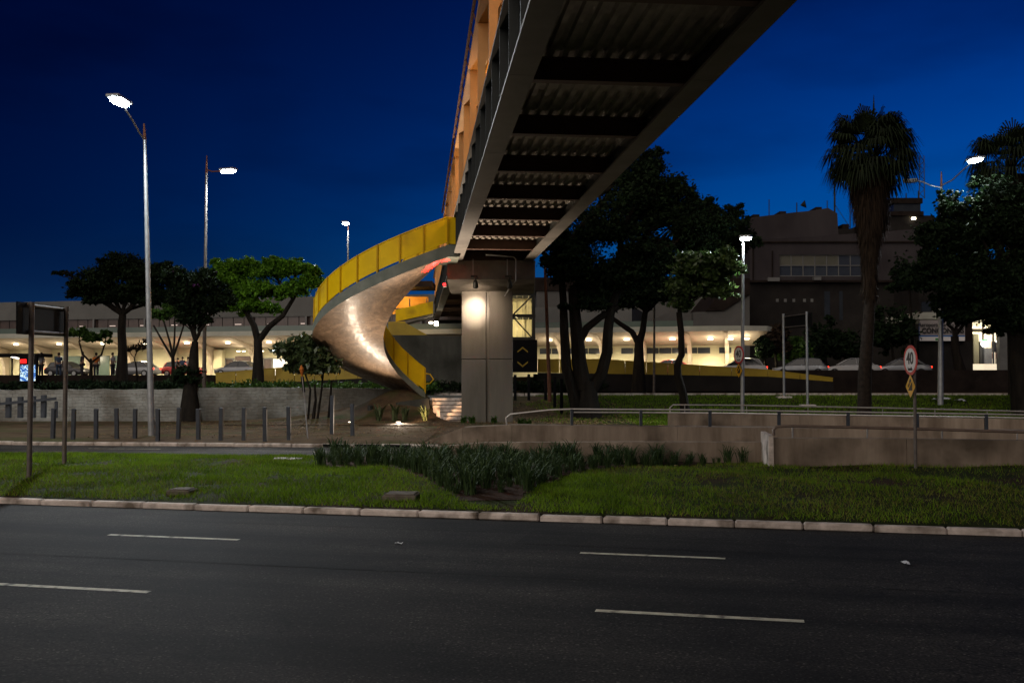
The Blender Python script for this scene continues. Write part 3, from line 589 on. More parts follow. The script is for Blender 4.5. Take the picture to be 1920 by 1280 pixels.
# ------------------------------------------------------------------ spiral stair
SCX, SCY, SRI, SRO, SA0, SA1, SZ0, SZ1, SBB = -3.87, 48.39, 2.26, 5.57, -78.2, -258.3, 7.45, 1.22, .07
def sth(t): return R(SA0 + (SA1 - SA0) * t)
def szb(t): return SZ0 + (SZ1 - SZ0) * (t + SBB * t * (1 - t))
def thick(t): return .46 - .16 * float(sm(.1, .6, t))
def spt(t, r, z): a = sth(t); return Vector((SCX + r * math.cos(a), SCY + r * math.sin(a), z))
ST = thing('spiral_staircase', 'sculptural curved concrete staircase with yellow parapet sweeping down from the footbridge', 'staircase', (SCX, SCY, .5))
NS = 72; NR = 10
sh = MB()
for i in range(NS + 1):
    t = i / NS
    for j in range(NR + 1):
        r = SRI + (SRO - SRI) * j / NR; u = j / NR; sh.v.append(tuple(spt(t, r, szb(t) - .16 * math.sin(math.pi * u) * math.sin(math.pi * min(1, max(0, t))) ** .5)))
for i in range(NS):
    for j in range(NR):
        a = i * (NR + 1) + j; sh.f.append((a, a + NR + 1, a + NR + 2, a + 1)); sh.m.append(0)
sh.build('soffit_shell', M['shell'], ST, True, True)
fc = MB()
for (r, fl) in ((SRO, 0), (SRI, 1)):
    n0 = len(fc.v); dr = .14 if not fl else -.14
    for i in range(NS + 1):
        t = i / NS; zb = szb(t); zt = zb + thick(t)
        for (rr, zz) in ((r, zb), (r + .0, zt + .05), (r - dr, zt + .05), (r - dr, zb + .06)): fc.v.append(tuple(spt(t, rr, zz)))
    for i in range(NS):
        for k in range(4):
            a = n0 + i * 4 + k; b_ = n0 + i * 4 + (k + 1) % 4; f = (a, b_, b_ + 4, a + 4); fc.f.append(f if fl else f[::-1]); fc.m.append(0)
    for e in (0, NS): fc.f.append(tuple(n0 + e * 4 + k for k in range(4))); fc.m.append(0)
fc.build('edge_beam', M['fascia'], ST, True, True)
tr = MB(); NT = 40
for i in range(NT):
    t0, t1 = i / NT, (i + 1) / NT; z = szb(t0) + thick(t0) - .1; zl = None
    P = [spt(t0, SRI + .16, z), spt(t0, SRO - .16, z), spt(t1, SRO - .16, z), spt(t1, SRI + .16, z)]
    Q = [Vector((p.x, p.y, szb(tt) + .03)) for p, tt in zip(P, (t0, t0, t1, t1))]
    tr.add(Q + P, [(4, 5, 6, 7), (3, 2, 6, 7), (0, 1, 5, 4), (0, 4, 7, 3), (1, 2, 6, 5), (0, 3, 2, 1)])
tr.build('steps', M['concrete'], ST, True)
# landing to the bridge
ldg = MB(); a0 = spt(0, SRO, 0); b0 = spt(0, SRI, 0)
zt = SZ0 + thick(0) + .05
p_ = [(a0.x, a0.y), (B(1.78, a0.y, 0).x, a0.y + .1), (B(1.78, b0.y, 0).x, b0.y), (b0.x, b0.y)]
ldg.hexa([(x, y, SZ0) for x, y in p_] + [(x, y, zt) for x, y in p_]); ldg.build('landing', M['fascia'], ST, True)
def parapet(r, npan, name_out):
    for i in range(npan):
        t0, t1 = i / npan, (i + 1) / npan; q = MB(); K = 5
        for k in range(K + 1):
            t = t0 + (t1 - t0) * (.035 + .93 * k / K); zt_ = szb(t) + thick(t)
            for (rr, zz) in ((r, zt_ + .16), (r, zt_ + 1.2), (r + .03, zt_ + 1.2), (r + .03, zt_ + .16)): q.v.append(tuple(spt(t, rr, zz)))
        for k in range(K):
            for e in range(4):
                a = k * 4 + e; b_ = k * 4 + (e + 1) % 4; q.f.append((a, b_, b_ + 4, a + 4)); q.m.append(0)
        q.f += [(0, 1, 2, 3), tuple(K * 4 + e for e in (3, 2, 1, 0))]; q.m += [0, 0]
        q.build('railing_panel', M['yellow'], ST, True, True)
    for i in range(npan + 1):
        t = i / npan; zt_ = szb(t) + thick(t); q = MB(); c = spt(t, r + .015, zt_ + .62); q.box(c, (.14, .07, 1.28), sth(t)); q.build('railing_post', M['yellow_post'], ST, True)
    q = MB(); q.tube([spt(t, r + .015, szb(t) + thick(t) + 1.24) for t in np.linspace(0, 1, 60)], .035, 6); q.build('handrail', M['yellow'], ST, True, True)
parapet(SRO - .1, 17, 'outer'); parapet(SRI + .07, 8, 'inner')
q = MB(); zt = SZ0 + thick(0)
for (p0, p1) in (((a0.x, a0.y + .08), (B(1.6, a0.y, 0).x, a0.y + .16)),):
    q.prism([(p0[0], p0[1], zt + .1), (p1[0], p1[1], zt + .1), (p1[0], p1[1], zt + 1.25), (p0[0], p0[1], zt + 1.25)], (0, .03, 0))
q.build('railing_panel', M['yellow'], ST, True)
# looped handrail end at the foot
q = MB(); e = spt(1, SRI + .07, szb(1) + thick(1)); q.tube([e + Vector((0, 0, 1.0)), e + Vector((.25, 0, .95)), e + Vector((.42, 0, .7)), e + Vector((.25, 0, .5)), e + Vector((0, 0, .45))], .03, 6); q.build('handrail', M['yellow'], ST, True, True)
# red signal lamp + its glow under the top landing
# foot steps going down towards the camera
fs_ = MB(); T0 = gr(865, 738.5, 1.3); 
for i in range(6):
    z = 1.3 - i * .17; yy = 50.2 - i * .34; x0 = at(806 + i * 6.5, 740, yy).x; x1 = at(868, 740, yy).x
    fs_.box(((x0 + x1) / 2, yy - .0, z - .3), (x1 - x0, .36, .6), 0, .012)
    fs_.mat(1); fs_.box(((x0 + x1) / 2, yy - .185, z - .155), (x1 - x0, .02, .03), 0); fs_.mat(0)  # dark strip paints the shade line at the foot of each riser
o = fs_.build('foot_steps', [M['kerb'], M['terrace']], ST, True)
pf = MB(); pf.hexa([(-6.2, 50.35, .9), (-2.3, 50.35, .9), (-2.3, 54.6, .9), (-6.2, 54.6, .9), (-6.2, 50.35, 1.305), (-2.3, 50.35, 1.305), (-2.3, 54.6, 1.33), (-6.2, 54.6, 1.33)])
pf.build('foot_slab', M['conc_dark'], ST, True)
# cheek wall at the foot of the stair, slanting down to the steps
ck = MB(); P0 = ln(775, 745, 49.6, 0); P1 = ln(806, 738, 50.2, 0); P2 = ln(828, 760, 49.3, 0); P3 = ln(832, 778, 48.6, 0); P4 = None
ck.prism([(P1.x, 50.0, 1.3), (P1.x + .1, 50.0, .2), (P1.x - 1.6, 50.0, .2), (P1.x - 1.6, 50.0, 1.1)], (0, -.5, 0))
ck.build('cheek_wall', M['conc_dark'], ST, True)
# ------------------------------------------------------------------ in-ground uplights
def uplight(px, py, aims, en, lbl, lit=True):
    p = gr(px, py, .2); z = Hs(p.x, p.y); p.z = z
    t = thing('ground_uplight', lbl, 'ground light', tuple(p), group='uplights set in the soil below the stair')
    a = MB(); a.tube([(p.x, p.y, z - .05), (p.x, p.y, z + .05)], .12, 16); a.build('housing', M['steel_dark'], t, True)
    b_ = MB(); b_.disc((p.x, p.y, z + .055), (0, 0, 1), .1, 16, .008); b_.build('lens', M['warm_lens'], t, True)
    for (aim, e, sp_) in zip(aims, en, (85, 120, 60)): light('up_beam', 'SPOT', (p.x, p.y, z + .12), e, (1, .78, .58), t, .08, sp_, .9, aim=aim)
uplight(657, 795, [(-7.2, 46.5, 4.5)], [330], 'round ground light between the last two bollards left of the stair')
uplight(747, 795, [(-5.6, 46, 5.2), B(3.0, 30, 7.6), B(1.8, 41, 7.6)], [640, 520, 4200], 'round ground light in the soil directly below the stair')
def under_light(x, y, z, aim, e, sp_, lbl):
    t = thing('ground_uplight', lbl, 'ground light', (x, y, z), group='uplights set in the soil below the stair')
    a = MB(); a.tube([(x, y, z - .3), (x, y, z + .0)], .14, 16); a.tube([(x, y - .14, z + .0), (x, y - .14, z + .09)], .03, 6)
    for k_ in range(16): w_ = k_ * math.pi / 8; a.box((x + .13 * math.cos(w_), y + .13 * math.sin(w_), z + .05), (.02, .06, .12), w_)
    a.build('housing', M['steel_dark'], t, True)
    b_ = MB(); b_.disc((x, y, z + .005), (0, 0, 1), .1, 16, .008); b_.build('lens', M['warm_lens'], t, True)
    light('up_beam', 'SPOT', (x, y, z + .12), e, (1, .8, .6), t, .07, sp_, .8, aim=aim)
under_light(-6.9, 49.4, .84, (-6.2, 48.6, 4.0), 300, 105, 'unseen ground light in the bank right under the curved stair')  # unseen uplight, placed for the bright streak along the soffit
light('step_beam', 'SPOT', at(747, 794, 44.6) + Vector((0, 0, .15)), 1300, (1, .58, .3), None, .08, 26, .9, aim=(-3.2, 49.6, .9)).name = 'up_beam'  # extra beam added to brighten the foot steps
RL = thing('red_lamp', 'small red lamp glowing under the top of the curved stair', 'lamp', tuple(at(834, 535, 45.3)))
p = RL.location.copy(); q = MB(); q.box((p.x, p.y + .08, p.z), (.2, .12, .16), 0, .02); q.build('housing', M['pole'], RL, True)
q = MB(); q.box((p.x - .02, p.y + .0, p.z + .05), (.12, .03, .1)); q.build('lens', M['red_lens'], RL, True)
light('red_beam', 'SPOT', (p.x - .1, p.y - .05, p.z + .12), 520, (1, .01, .01), RL, .02, 70, .1, aim=(-3.45, 44.5, 7.45))
# ------------------------------------------------------------------ concrete walls and rails on the right
SA = -.14
def wall_run(name, lbl, Y0, s, top, zb, th, mat, cat='wall', group=None):
    pts = [ln(px, py, Y0, s) for px, py in top]; t = MB()
    for i in range(len(pts) - 1):
        a, b_ = pts[i], pts[i + 1]; n_ = Vector((s, -1, 0)).normalized() * -th
        t.hexa([(a.x, a.y, zb), (b_.x, b_.y, zb), (b_.x + n_.x, b_.y + n_.y, zb), (a.x + n_.x, a.y + n_.y, zb), (a.x, a.y, a.z), (b_.x - .012, b_.y, b_.z), (b_.x + n_.x - .012, b_.y + n_.y, b_.z), (a.x + n_.x, a.y + n_.y, a.z)])
    o = t.build(name, mat); tag(o, lbl, cat, group); return o
wall_run('ramp_wall', 'tall tan concrete ramp wall behind the right 40 sign', 24.2, SA, [(1448, 821), (1700, 822.5), (1960, 826), (2600, 830)], .02, .28, M['ramp'])
wall_run('ramp_wall', 'long low concrete wall behind the bed of spiky plants', 25.6, SA, [(790, 840), (905, 829.5), (1180, 828), (1443, 828.5)], .02, .25, M['ramp'])
wall_run('end_block', 'pale concrete end block where the low and tall ramp walls meet', 24.0, SA, [(1441, 816), (1451, 816)], .02, 1.7, M['kerb'], 'block')
o = wall_run('ramp_wall', 'middle concrete wall carrying the railing with blue grey posts', 34.1, SA, [(785, 833), (868, 801), (960, 796.5), (1054 + 216, 800), (1440, 801.5), (1960, 808), (2400, 812)], .02, .9, M['ramp'])
wall_run('ramp_wall', 'farthest concrete wall with rail along the bright lawn', 40.0, SA, [(1252, 775), (1500, 777.5), (1960, 787), (2400, 793)], .1, .25, M['ramp'])
def railing(name, lbl, rails, posts, rr=.028, matr='rail', matp='bollard', pw=.1):
    t = thing(name, lbl, 'railing', tuple(rails[0][0]))
    for pts in rails:
        q = MB(); q.tube(pts, rr, 8); q.build('rail', M[matr], t, True, True)
    for (a, b_) in posts:
        q = MB(); c = (a + b_) / 2; q.box(c, (pw, pw, abs(a.z - b_.z)), 0, .01); q.build('post', M[matp], t, True)
    return t
YB = 34.4
top = [(950, 796), (949, 783), (957, 776), (1030, 768), (1072, 766.5), (1331, 768), (1590, 772), (1848, 776), (1990, 778.5)]
low = [(1076, 772.5), (1331, 774), (1590, 778), (1848, 782), (1990, 784.5)]
railing('railing', 'railing with blue grey square posts and two thin rails on the middle ramp wall', [[ln(x, y, YB, SA) for x, y in top], [ln(x, y, YB, SA) for x, y in low]],
        [(ln(x, 797 + (x - 1072) * .011, YB, SA), ln(x, 766.5 + (x - 1072) * .0125, YB, SA)) for x in (1072, 1201.5, 1331, 1460.5, 1590, 1719.5, 1849)])
YC = 40.1
top = [(1257, 775), (1256, 764), (1262, 758.5), (1400, 759.5), (1640, 764), (1960, 772)]
railing('railing', 'pale tubular railing with thin posts along the edge of the lawn', [[ln(x, y, YC, SA) for x, y in top]],
        [(ln(x, 776 + (x - 1252) * .017, YC, SA), ln(x, 759 + (x - 1252) * .018, YC, SA)) for x in (1284, 1400, 1515, 1655, 1753, 1851)], matp='rail', pw=.03)
YA = 24.35
top = [(1451, 816), (1450, 806), (1456, 799.5), (1485, 798.5), (1700, 803), (1960, 811)]
railing('railing', 'brown tubular railing on the tall concrete wall behind the right 40 sign', [[ln(x, y, YA, SA) for x, y in top]],
        [(ln(x, 821 + max(0, x - 1700) * .014, YA, SA), ln(x, 799 + (x - 1485) * .022, YA, SA)) for x in (1486, 1626, 1766, 1907)], matr='rail_brown', matp='rail', pw=.035, rr=.035)
# ------------------------------------------------------------------ whitewashed retaining wall, left
def notch_wall(name, lbl, x0, x1, topf, botf, Y0, s, mat):
    t = MB(); xsn = np.linspace(x0, x1, int((x1 - x0) / 9) + 2); r_ = random.Random(int(x0) + 5)
    pts = [(ln(x, topf(x) + r_.uniform(-.6, .6), Y0, s), ln(x, botf(x), Y0, s)) for x in xsn]
    nz = len(pts); vs = []
    for a, b_ in pts:
        b_ = Vector((b_.x, b_.y - .05, min(b_.z, .15) - .3)); vs += [b_, a, a + Vector((0, .35, 0)), Vector((b_.x, b_.y + .4, b_.z))]
    fs2 = []
    for i in range(nz - 1):
        for k in range(4): fs2.append((i * 4 + k, (i + 1) * 4 + k, (i + 1) * 4 + (k + 1) % 4, i * 4 + (k + 1) % 4)[::-1])
    fs2 += [(0, 1, 2, 3), tuple(4 * (nz - 1) + k for k in (3, 2, 1, 0))]
    t.add(vs, [f[::-1] for f in fs2]); o = t.build(name, mat); return tag(o, lbl, 'wall')
notch_wall('retaining_wall', 'whitewashed brick retaining wall left of the gnarled tree', -160, 351, lambda x: 730.5 - (x / 350) * 1 + .8 * math.sin(x * .09), lambda x: 788, 48.62, 0, M['masonry'])
notch_wall('retaining_wall', 'smooth stained whitewashed retaining wall between the gnarled tree and the stair', 367, 792, lambda x: 726.5 if x < 600 else 727 + (x - 600) * .012, lambda x: 790, 57.4, .58, M['masonry'])
# bank of earth under the stair
def bank(X, Y): return H(X, Y) + 1.0 * np.exp(-((X + 5.6) / 1.9) ** 2 - ((Y - 50.9) / 1.5) ** 2) * (X < -3.9)
sheet('earth_bank', np.arange(-13, -3.6, .3), np.arange(44.5, 54.5, .3), M['dirt'], dz=.02, fn=bank, clip=lambda c: c[1] < 57.4 + .58 * c[0] - .2)
# terrace walls behind
def simple_wall(name, lbl, pts, zb, th, mat, cat='wall'):
    t = MB()
    for i in range(len(pts) - 1):
        a, b_ = Vector(pts[i]), Vector(pts[i + 1]); n_ = (b_ - a); n_ = Vector((-n_.y, n_.x, 0)).normalized() * th
        t.hexa([(a.x, a.y, zb), (b_.x, b_.y, zb), (b_.x + n_.x, b_.y + n_.y, zb), (a.x + n_.x, a.y + n_.y, zb), tuple(a), tuple(b_), (b_.x + n_.x, b_.y + n_.y, b_.z), (a.x + n_.x, a.y + n_.y, a.z)])
    o = t.build(name, mat); return tag(o, lbl, cat)
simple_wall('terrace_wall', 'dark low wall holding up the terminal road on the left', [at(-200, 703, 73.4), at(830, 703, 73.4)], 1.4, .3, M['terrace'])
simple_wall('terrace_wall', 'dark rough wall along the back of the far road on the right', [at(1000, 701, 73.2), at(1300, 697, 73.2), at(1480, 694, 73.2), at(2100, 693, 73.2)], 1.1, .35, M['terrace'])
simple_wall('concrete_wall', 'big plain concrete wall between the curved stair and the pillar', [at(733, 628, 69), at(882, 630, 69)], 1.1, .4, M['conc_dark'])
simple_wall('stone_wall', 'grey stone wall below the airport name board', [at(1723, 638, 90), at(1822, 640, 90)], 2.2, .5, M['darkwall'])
# ------------------------------------------------------------------ yellow ramp parapets
def ramp_par(name, lbl, top, bot, Y):
    t = thing(name, lbl, 'parapet', tuple(at(top[0][0], bot[0][1], Y)))
    n_ = len(top)
    for i in range(n_ - 1):
        q = MB(); a, b_, c, d_ = at(*bot[i], Y), at(*bot[i + 1], Y), at(*top[i + 1], Y), at(*top[i], Y)
        g_ = Vector((.02, 0, 0)); q.prism([a + g_, b_ - g_, c - g_, d_ + g_], (0, .08, 0)); q.build('panel', M['yellow_dull'], t, True)
    q = MB(); q.tube([at(x, y, Y) + Vector((0, .03, .03)) for x, y in top], .04, 6); q.build('handrail', M['yellow_dull'], t, True)
    cb_ = MB()
    for i in range(n_ - 1):
        a, b_ = at(*bot[i], Y), at(*bot[i + 1], Y); cb_.hexa([(a.x, Y - .1, 1.3), (b_.x, Y - .1, 1.3), (b_.x, Y + .3, 1.3), (a.x, Y + .3, 1.3), (a.x, Y - .1, a.z - .01), (b_.x, Y - .1, b_.z - .01), (b_.x, Y + .3, b_.z - .01), (a.x, Y + .3, a.z - .01)])
    cb_.build('base_slab', M['darkwall'], t, True)
xs_ = [404, 442, 480, 516, 552, 590, 630, 670, 705]
ramp_par('yellow_parapet', 'yellow parapet of the ramp rising behind the whitewashed wall on the left', [(x, 700.5 - (x - 404) * .085) for x in xs_], [(x, 718 - max(0, x - 500) * .05) for x in xs_], 68.5)
xs_ = [1008, 1049, 1090, 1130, 1172, 1212, 1252, 1312, 1372, 1440, 1500, 1562]
ramp_par('yellow_parapet', 'long yellow parapet of the ramp sloping down to the right behind the trees', [(x, 674.5 if x < 1130 else 674.5 + (x - 1130) * .0635 + max(0, x - 1440) * .06) for x in xs_], [(x, 698 + (x - 1008) * .018 + max(0, x - 1440) * .06) for x in xs_], 71.5)
# ------------------------------------------------------------------ lift tower
LT = thing('lift_tower', 'steel framed glass lift tower behind the pillar with dark base panel', 'lift tower', tuple(at(984, 697, 70)))
lx0, lx1 = at(930, 600, 70).x, at(1004, 600, 70).x; zb, zp, zt = at(984, 697.5, 70).z, at(984, 637, 70).z, at(984, 489, 70).z
q = MB()
for x in (lx0, lx1 - .12):
    for y in (70.0, 72.6): q.box((x, y, (zp + zt) / 2), (.2, .2, zt - zp))
for zz in (zt - .1, at(984, 551, 70).z, at(984, 592, 70).z, zp + .08):
    for y in (70.0, 72.6): q.box(((lx0 + lx1) / 2, y - .02, zz), (lx1 - lx0, .14, .22))
    q.box((lx1 - .12, 71.3, zz), (.12, 2.6, .2))
q.tube([(lx0 + 1.1, 69.98, at(0, 592, 70).z), (lx1 - .1, 69.98, at(0, 551, 70).z)], .05, 6); q.tube([(lx0 + 1.1, 69.98, at(0, 592, 70).z), (lx1 - .1, 69.98, zp)], .05, 6)
q.build('frame', M['steel_dark'], LT, True)
q = MB(); 
for i in range(7): q.box((lx0 + .2 + i * .42, 72.3, (zp + zt) / 2), (.04, .06, zt - zp))
q.build('guide_rail', M['galv'], LT, True)
q = MB(); q.box(((lx0 + lx1) / 2, 72.75, (zp + zt) / 2), (lx1 - lx0, .06, zt - zp)); q.build('back_glass', M['cream'], LT, True)
q = MB(); q.box(((lx0 + lx1) / 2 + .04, 71.3, (zb + zp) / 2), (lx1 - lx0 + .16, 2.8, zp - zb)); q.build('base_panel', M['steel_green'] if False else M['black'], LT, True)
def chev(cx, cy, up):
    t = MB(); c = at(cx, cy, 69.88); s = 1 if up else -1; w = .36; h = .3; th = .11
    P = [(-w, -h / 2), (0, h / 2), (w, -h / 2), (w, -h / 2 - th), (0, h / 2 - th * 1.1), (-w, -h / 2 - th)]
    t.prism([(c.x + a, c.y, c.z + b_ * s) for a, b_ in P], (0, .015, 0)); t.build('arrow', M['yellow_dull'], LT, True)
chev(980, 654, True); chev(980, 684, False)
light('lift_light', 'POINT', ((lx0 + lx1) / 2, 71.2, zt - .8), 140, (1, .8, .4), LT, .15); light('lift_light', 'POINT', ((lx0 + lx1) / 2, 71.2, zp + 1.0), 90, (1, .8, .4), LT, .15)
q = MB(); q.box(((lx0 + lx1) / 2, 71.2, zt - .5), (.5, .5, .06)); q.build('lamp', M['down'], LT, True)
# ------------------------------------------------------------------ far stair at the terminal end
FS = thing('far_staircase', 'yellow sided straight staircase behind the curved stair, glowing orange below', 'staircase', tuple(at(770, 628, 82)))
def slabp(px0, py0, px1, py1, hh, Y, th, mat, nm):
    q = MB(); a, b_ = at(px0, py0, Y), at(px1, py1, Y); q.prism([a, b_, b_ + Vector((0, 0, hh)), a + Vector((0, 0, hh))], (0, th, 0)); q.build(nm, mat, FS, True)
slabp(742, 603, 812, 587, .95, 80, .06, M['yellow'], 'side_panel'); slabp(742, 611, 812, 592, .3, 80.1, 2.2, M['concrete'], 'flight')
slabp(728, 627, 760, 627, 1.0, 79.5, .06, M['yellow'], 'side_panel')
q = MB(); a, b_, c = at(728, 603, 79), at(760, 605, 79), at(802, 628, 79); d_ = at(728, 628, 79); q.prism([d_, c, b_, a], (0, .06, 0)); q.build('side_panel', M['yellow_dull'], FS, True)
q = MB(); a, b_ = at(700, 545, 86), at(812, 545, 86); q.box(((a.x + b_.x) / 2, 87, a.z + .5), (b_.x - a.x, 4, .5)); q.build('canopy', M['terrace'], FS, True)
q = MB(); a, b_ = at(715, 579, 84), at(812, 579, 84); q.tube([a, b_], .05, 6); q.tube([at(715, 590, 84), at(812, 590, 84)], .05, 6)
for x in (735, 768, 800): q.tube([at(x, 560, 84), at(x, 600, 84)], .05, 6)
q.build('railing', M['rail_brown'], FS, True)
q = MB(); c = at(756, 572, 87.5); q.box((c.x, 88.5, c.z), (4.2, .1, 1.6)); q.build('back_wall', M['mesh_orange'], FS, True)
q = MB(); q.disc((c.x, 86.6, c.z + .9), (0, 0, 1), .15, 12, .05); q.build('lamp', M['down'], FS, True)
light('stair_light', 'POINT', (c.x, 86.4, c.z + .6), 160, (1, .55, .12), FS, .1)
for (x, y) in ((808, 605), (818, 604), (818, 609)):
    t = MB(); p = at(x, y, 80); t.disc(p, (0, -.3, -1), .16, 12, .08); tag(t.build('soffit_lamp', M['down']), 'tiny white lamp under the far end of the footbridge', 'lamp', 'lamps under the far end of the footbridge')
# ------------------------------------------------------------------ terminal
TR = math.atan(-.235); TD = Vector((math.cos(TR), math.sin(TR), 0)); TN = Vector((-TD.y, TD.x, 0)); TO = Vector((0, 86.5, 0))
def TL(lx, ly, z): v = TO + TD * lx + TN * ly; return Vector((v.x, v.y, z))
def tlx(px, ly=0.0):     # local x of the terminal line seen at picture column px
    a, _ = ray(px, 660); O = TO + TN * ly; s = (a * O.y - O.x) / (TD.x - a * TD.y); return s
TB = thing('terminal_building', 'long cream airport terminal with curved white canopy lit from below', 'terminal', tuple(TL(-15, 6, 2.3)))
def tbox(mb, x0, x1, y0, y1, z0, z1): mb.hexa([TL(x0, y0, z0), TL(x1, y0, z0), TL(x1, y1, z0), TL(x0, y1, z0), TL(x0, y0, z1), TL(x1, y0, z1), TL(x1, y1, z1), TL(x0, y1, z1)])
XL, XR = tlx(-260), tlx(1400)
q = MB(); tbox(q, XL, tlx(1395, 6), 6, 6.4, 2.3, 5.2); q.build('ground_floor_wall', M['cream'], TB, True)
# canopy with a rounded end
q = MB(); outl = [(XL, 0)] + [(tlx(x), y) for x, y in ((1240, 0), (1330, .35), (1400, 1.2), (1440, 2.4), (1462, 3.9))] ; inn = [(XL, 6.3)] + [(tlx(x, 6.3), 6.3) for x in (1240, 1330, 1390, 1420, 1440)]
k = len(outl)
def zc(i): return 6.02 if i < 2 else 6.02 + .02 * i
vs = [];
for i in range(k): vs += [TL(*outl[i], zc(i)), TL(*outl[i], zc(i) + (.42 if i < 5 else .25)), TL(*inn[i], 6.5), TL(*inn[i], 5.0)]
fs2 = []
for i in range(k - 1):
    for e in range(4): fs2.append((i * 4 + e, i * 4 + (e + 1) % 4, (i + 1) * 4 + (e + 1) % 4, (i + 1) * 4 + e))
fs2.append(tuple((k - 1) * 4 + e for e in (0, 1, 2, 3)))
q.add(vs, [f[::-1] for f in fs2]); 
mi = []
for i in range(k - 1): mi += [0, 1, 1, 1]
q.m = [0 if (j % 4 == 0 and j < 4 * (k - 1)) else 1 for j in range(len(q.f))]
q.build('canopy', [M['fascia_white'], M['soffit']], TB, True)
q = MB(); tbox(q, XL, tlx(1300, .6), .6, .66, 6.46, 6.95); q.build('glass_parapet', M['glass_green'], TB, True)
q = MB(); XU = tlx(948, 9); tbox(q, XL, XU, 9, 20, 6.4, 7.2); tbox(q, XL, XU, 9, 20, 8.3, 10.25); tbox(q, XL, XU, 9.4, 20, 7.2, 8.3)
XV0, XV1 = tlx(940, 10), tlx(1185, 10); tbox(q, XV0, XV1, 10, 20, 6.4, 8.9); q.build('upper_wall', M['white_wall'], TB, True)
x = XL
wi = 0
while x < XU - .2:
    q = MB(); tbox(q, x + .04, x + 1.16, 9.25, 9.3, 7.22, 8.28); w_ = q.build('window', M['win_brown'], TB, True)
    if wi % 3 == 0:
        g = MB(); tbox(g, x + .2, x + .9, 9.23, 9.245, 7.55, 7.62); g.build('painted_reflection', emis('reflection_glow', (1, .8, .7), .35) if wi == 0 else bpy.data.materials['reflection_glow'], w_, True)  # glowing bar on the pane paints in a reflected lamp
    x += 1.2; wi += 1
for x in np.arange(XL + 2, XU, 6.0):
    q = MB(); tbox(q, x, x + .2, 8.9, 9.1, 6.6, 8.3); q.build('mullion', M['frame_grey'], TB, True)
# low dark windows on the right part
x = tlx(1012, 5.9); wi = 0
while x < tlx(1385, 5.9) - 1:
    q = MB(); tbox(q, x, x + 1.05, 5.9, 6.0, 4.35, 4.85); q.build('window', M['win_dark'], TB, True); x += 1.12; wi += 1
    if wi % 7 == 6: x += .7
# roller shutters and doors on the left
for (a, b_) in ((102, 150), (175, 205), (211, 238)):
    q = MB(); tbox(q, tlx(a, 5.9), tlx(b_, 5.9), 5.9, 5.98, 2.3, 4.4); q.build('shutter', M['glass_green'], TB, True)
for (a, b_, m_) in ((423, 438, 'win_brown'), (441, 469, 'door_light'), (478, 490, 'door_light'), (494, 510, 'win_brown'), (511, 540, 'door_light')):
    q = MB(); tbox(q, tlx(a, 5.9), tlx(b_, 5.9), 5.88, 5.98, 2.3, 4.0); d_ = q.build('door', M[m_], TB, True)
    g = MB(); x0, x1 = tlx(a, 5.8), tlx(b_, 5.8)
    for xx_ in (x0, x1): tbox(g, xx_ - .05, xx_ + .05, 5.78, 5.86, 2.3, 4.1)
    tbox(g, x0, x1, 5.78, 5.86, 4.0, 4.12); g.build('door_frame', M['frame_grey'], d_, True)
q = MB(); tbox(q, tlx(441, 5.7), tlx(469, 5.7), 5.7, 5.76, 3.75, 4.3); q.build('door_head', M['win_brown'], TB, True)
q = MB(); tbox(q, tlx(404, 5.6), tlx(420, 5.6), 5.2, 5.9, 2.3, 4.9); q.build('column', M['cream'], TB, True)
# curved brackets
def bracket(px):
    x = tlx(px, 5.5); q = MB(); pr_ = [(5.9, 2.3), (5.35, 2.3), (5.25, 3.4), (4.8, 4.3), (3.9, 5.0), (2.5, 5.5), (.5, 5.93), (.5, 5.97), (5.9, 5.02)]
    q.prism([TL(x, y, z) for y, z in pr_], TD * .32); q.build('canopy_bracket', M['soffit'], TB, True)
for px in list(range(-150, 380, 79)) + [396, 476, 556, 640] + [1050, 1127, 1205, 1290, 1360]: bracket(px)
LPX = [(-48, 645), (30, 646), (111, 645), (193, 645), (272, 643), (350, 643), (427, 642), (504, 642), (583, 641), (1030, 637), (1104, 637), (1175, 636), (1261, 634), (1332, 634), (1370, 635), (1400, 636)]
for i, (px, py) in enumerate(LPX):
    x = tlx(px, 2.6); p = TL(x, 2.6, 5.47); q = MB(); q.disc(p, (0, 0, 1), .22, 14, .06); q.build('ceiling_lamp', M['down'], TB, True)
    light('canopy_light', 'SPOT', p + Vector((0, 0, -.1)), 650, (1, .86, .58), TB, .25, 168, .5, aim=p + Vector((0, 0, -3))); light('canopy_light', 'POINT', p + Vector((0, 0, -1.3)), 70, (1, .84, .58), TB, .3)  # point light added below each lamp to brighten the canopy ceiling
for px in (448, 458, 492, 520, 530):
    x = tlx(px, 5.0); q = MB(); q.disc(TL(x, 4.9, 4.75), (0, 0, 1), .16, 10, .05); q.build('entrance_lamp', M['down'], TB, True)
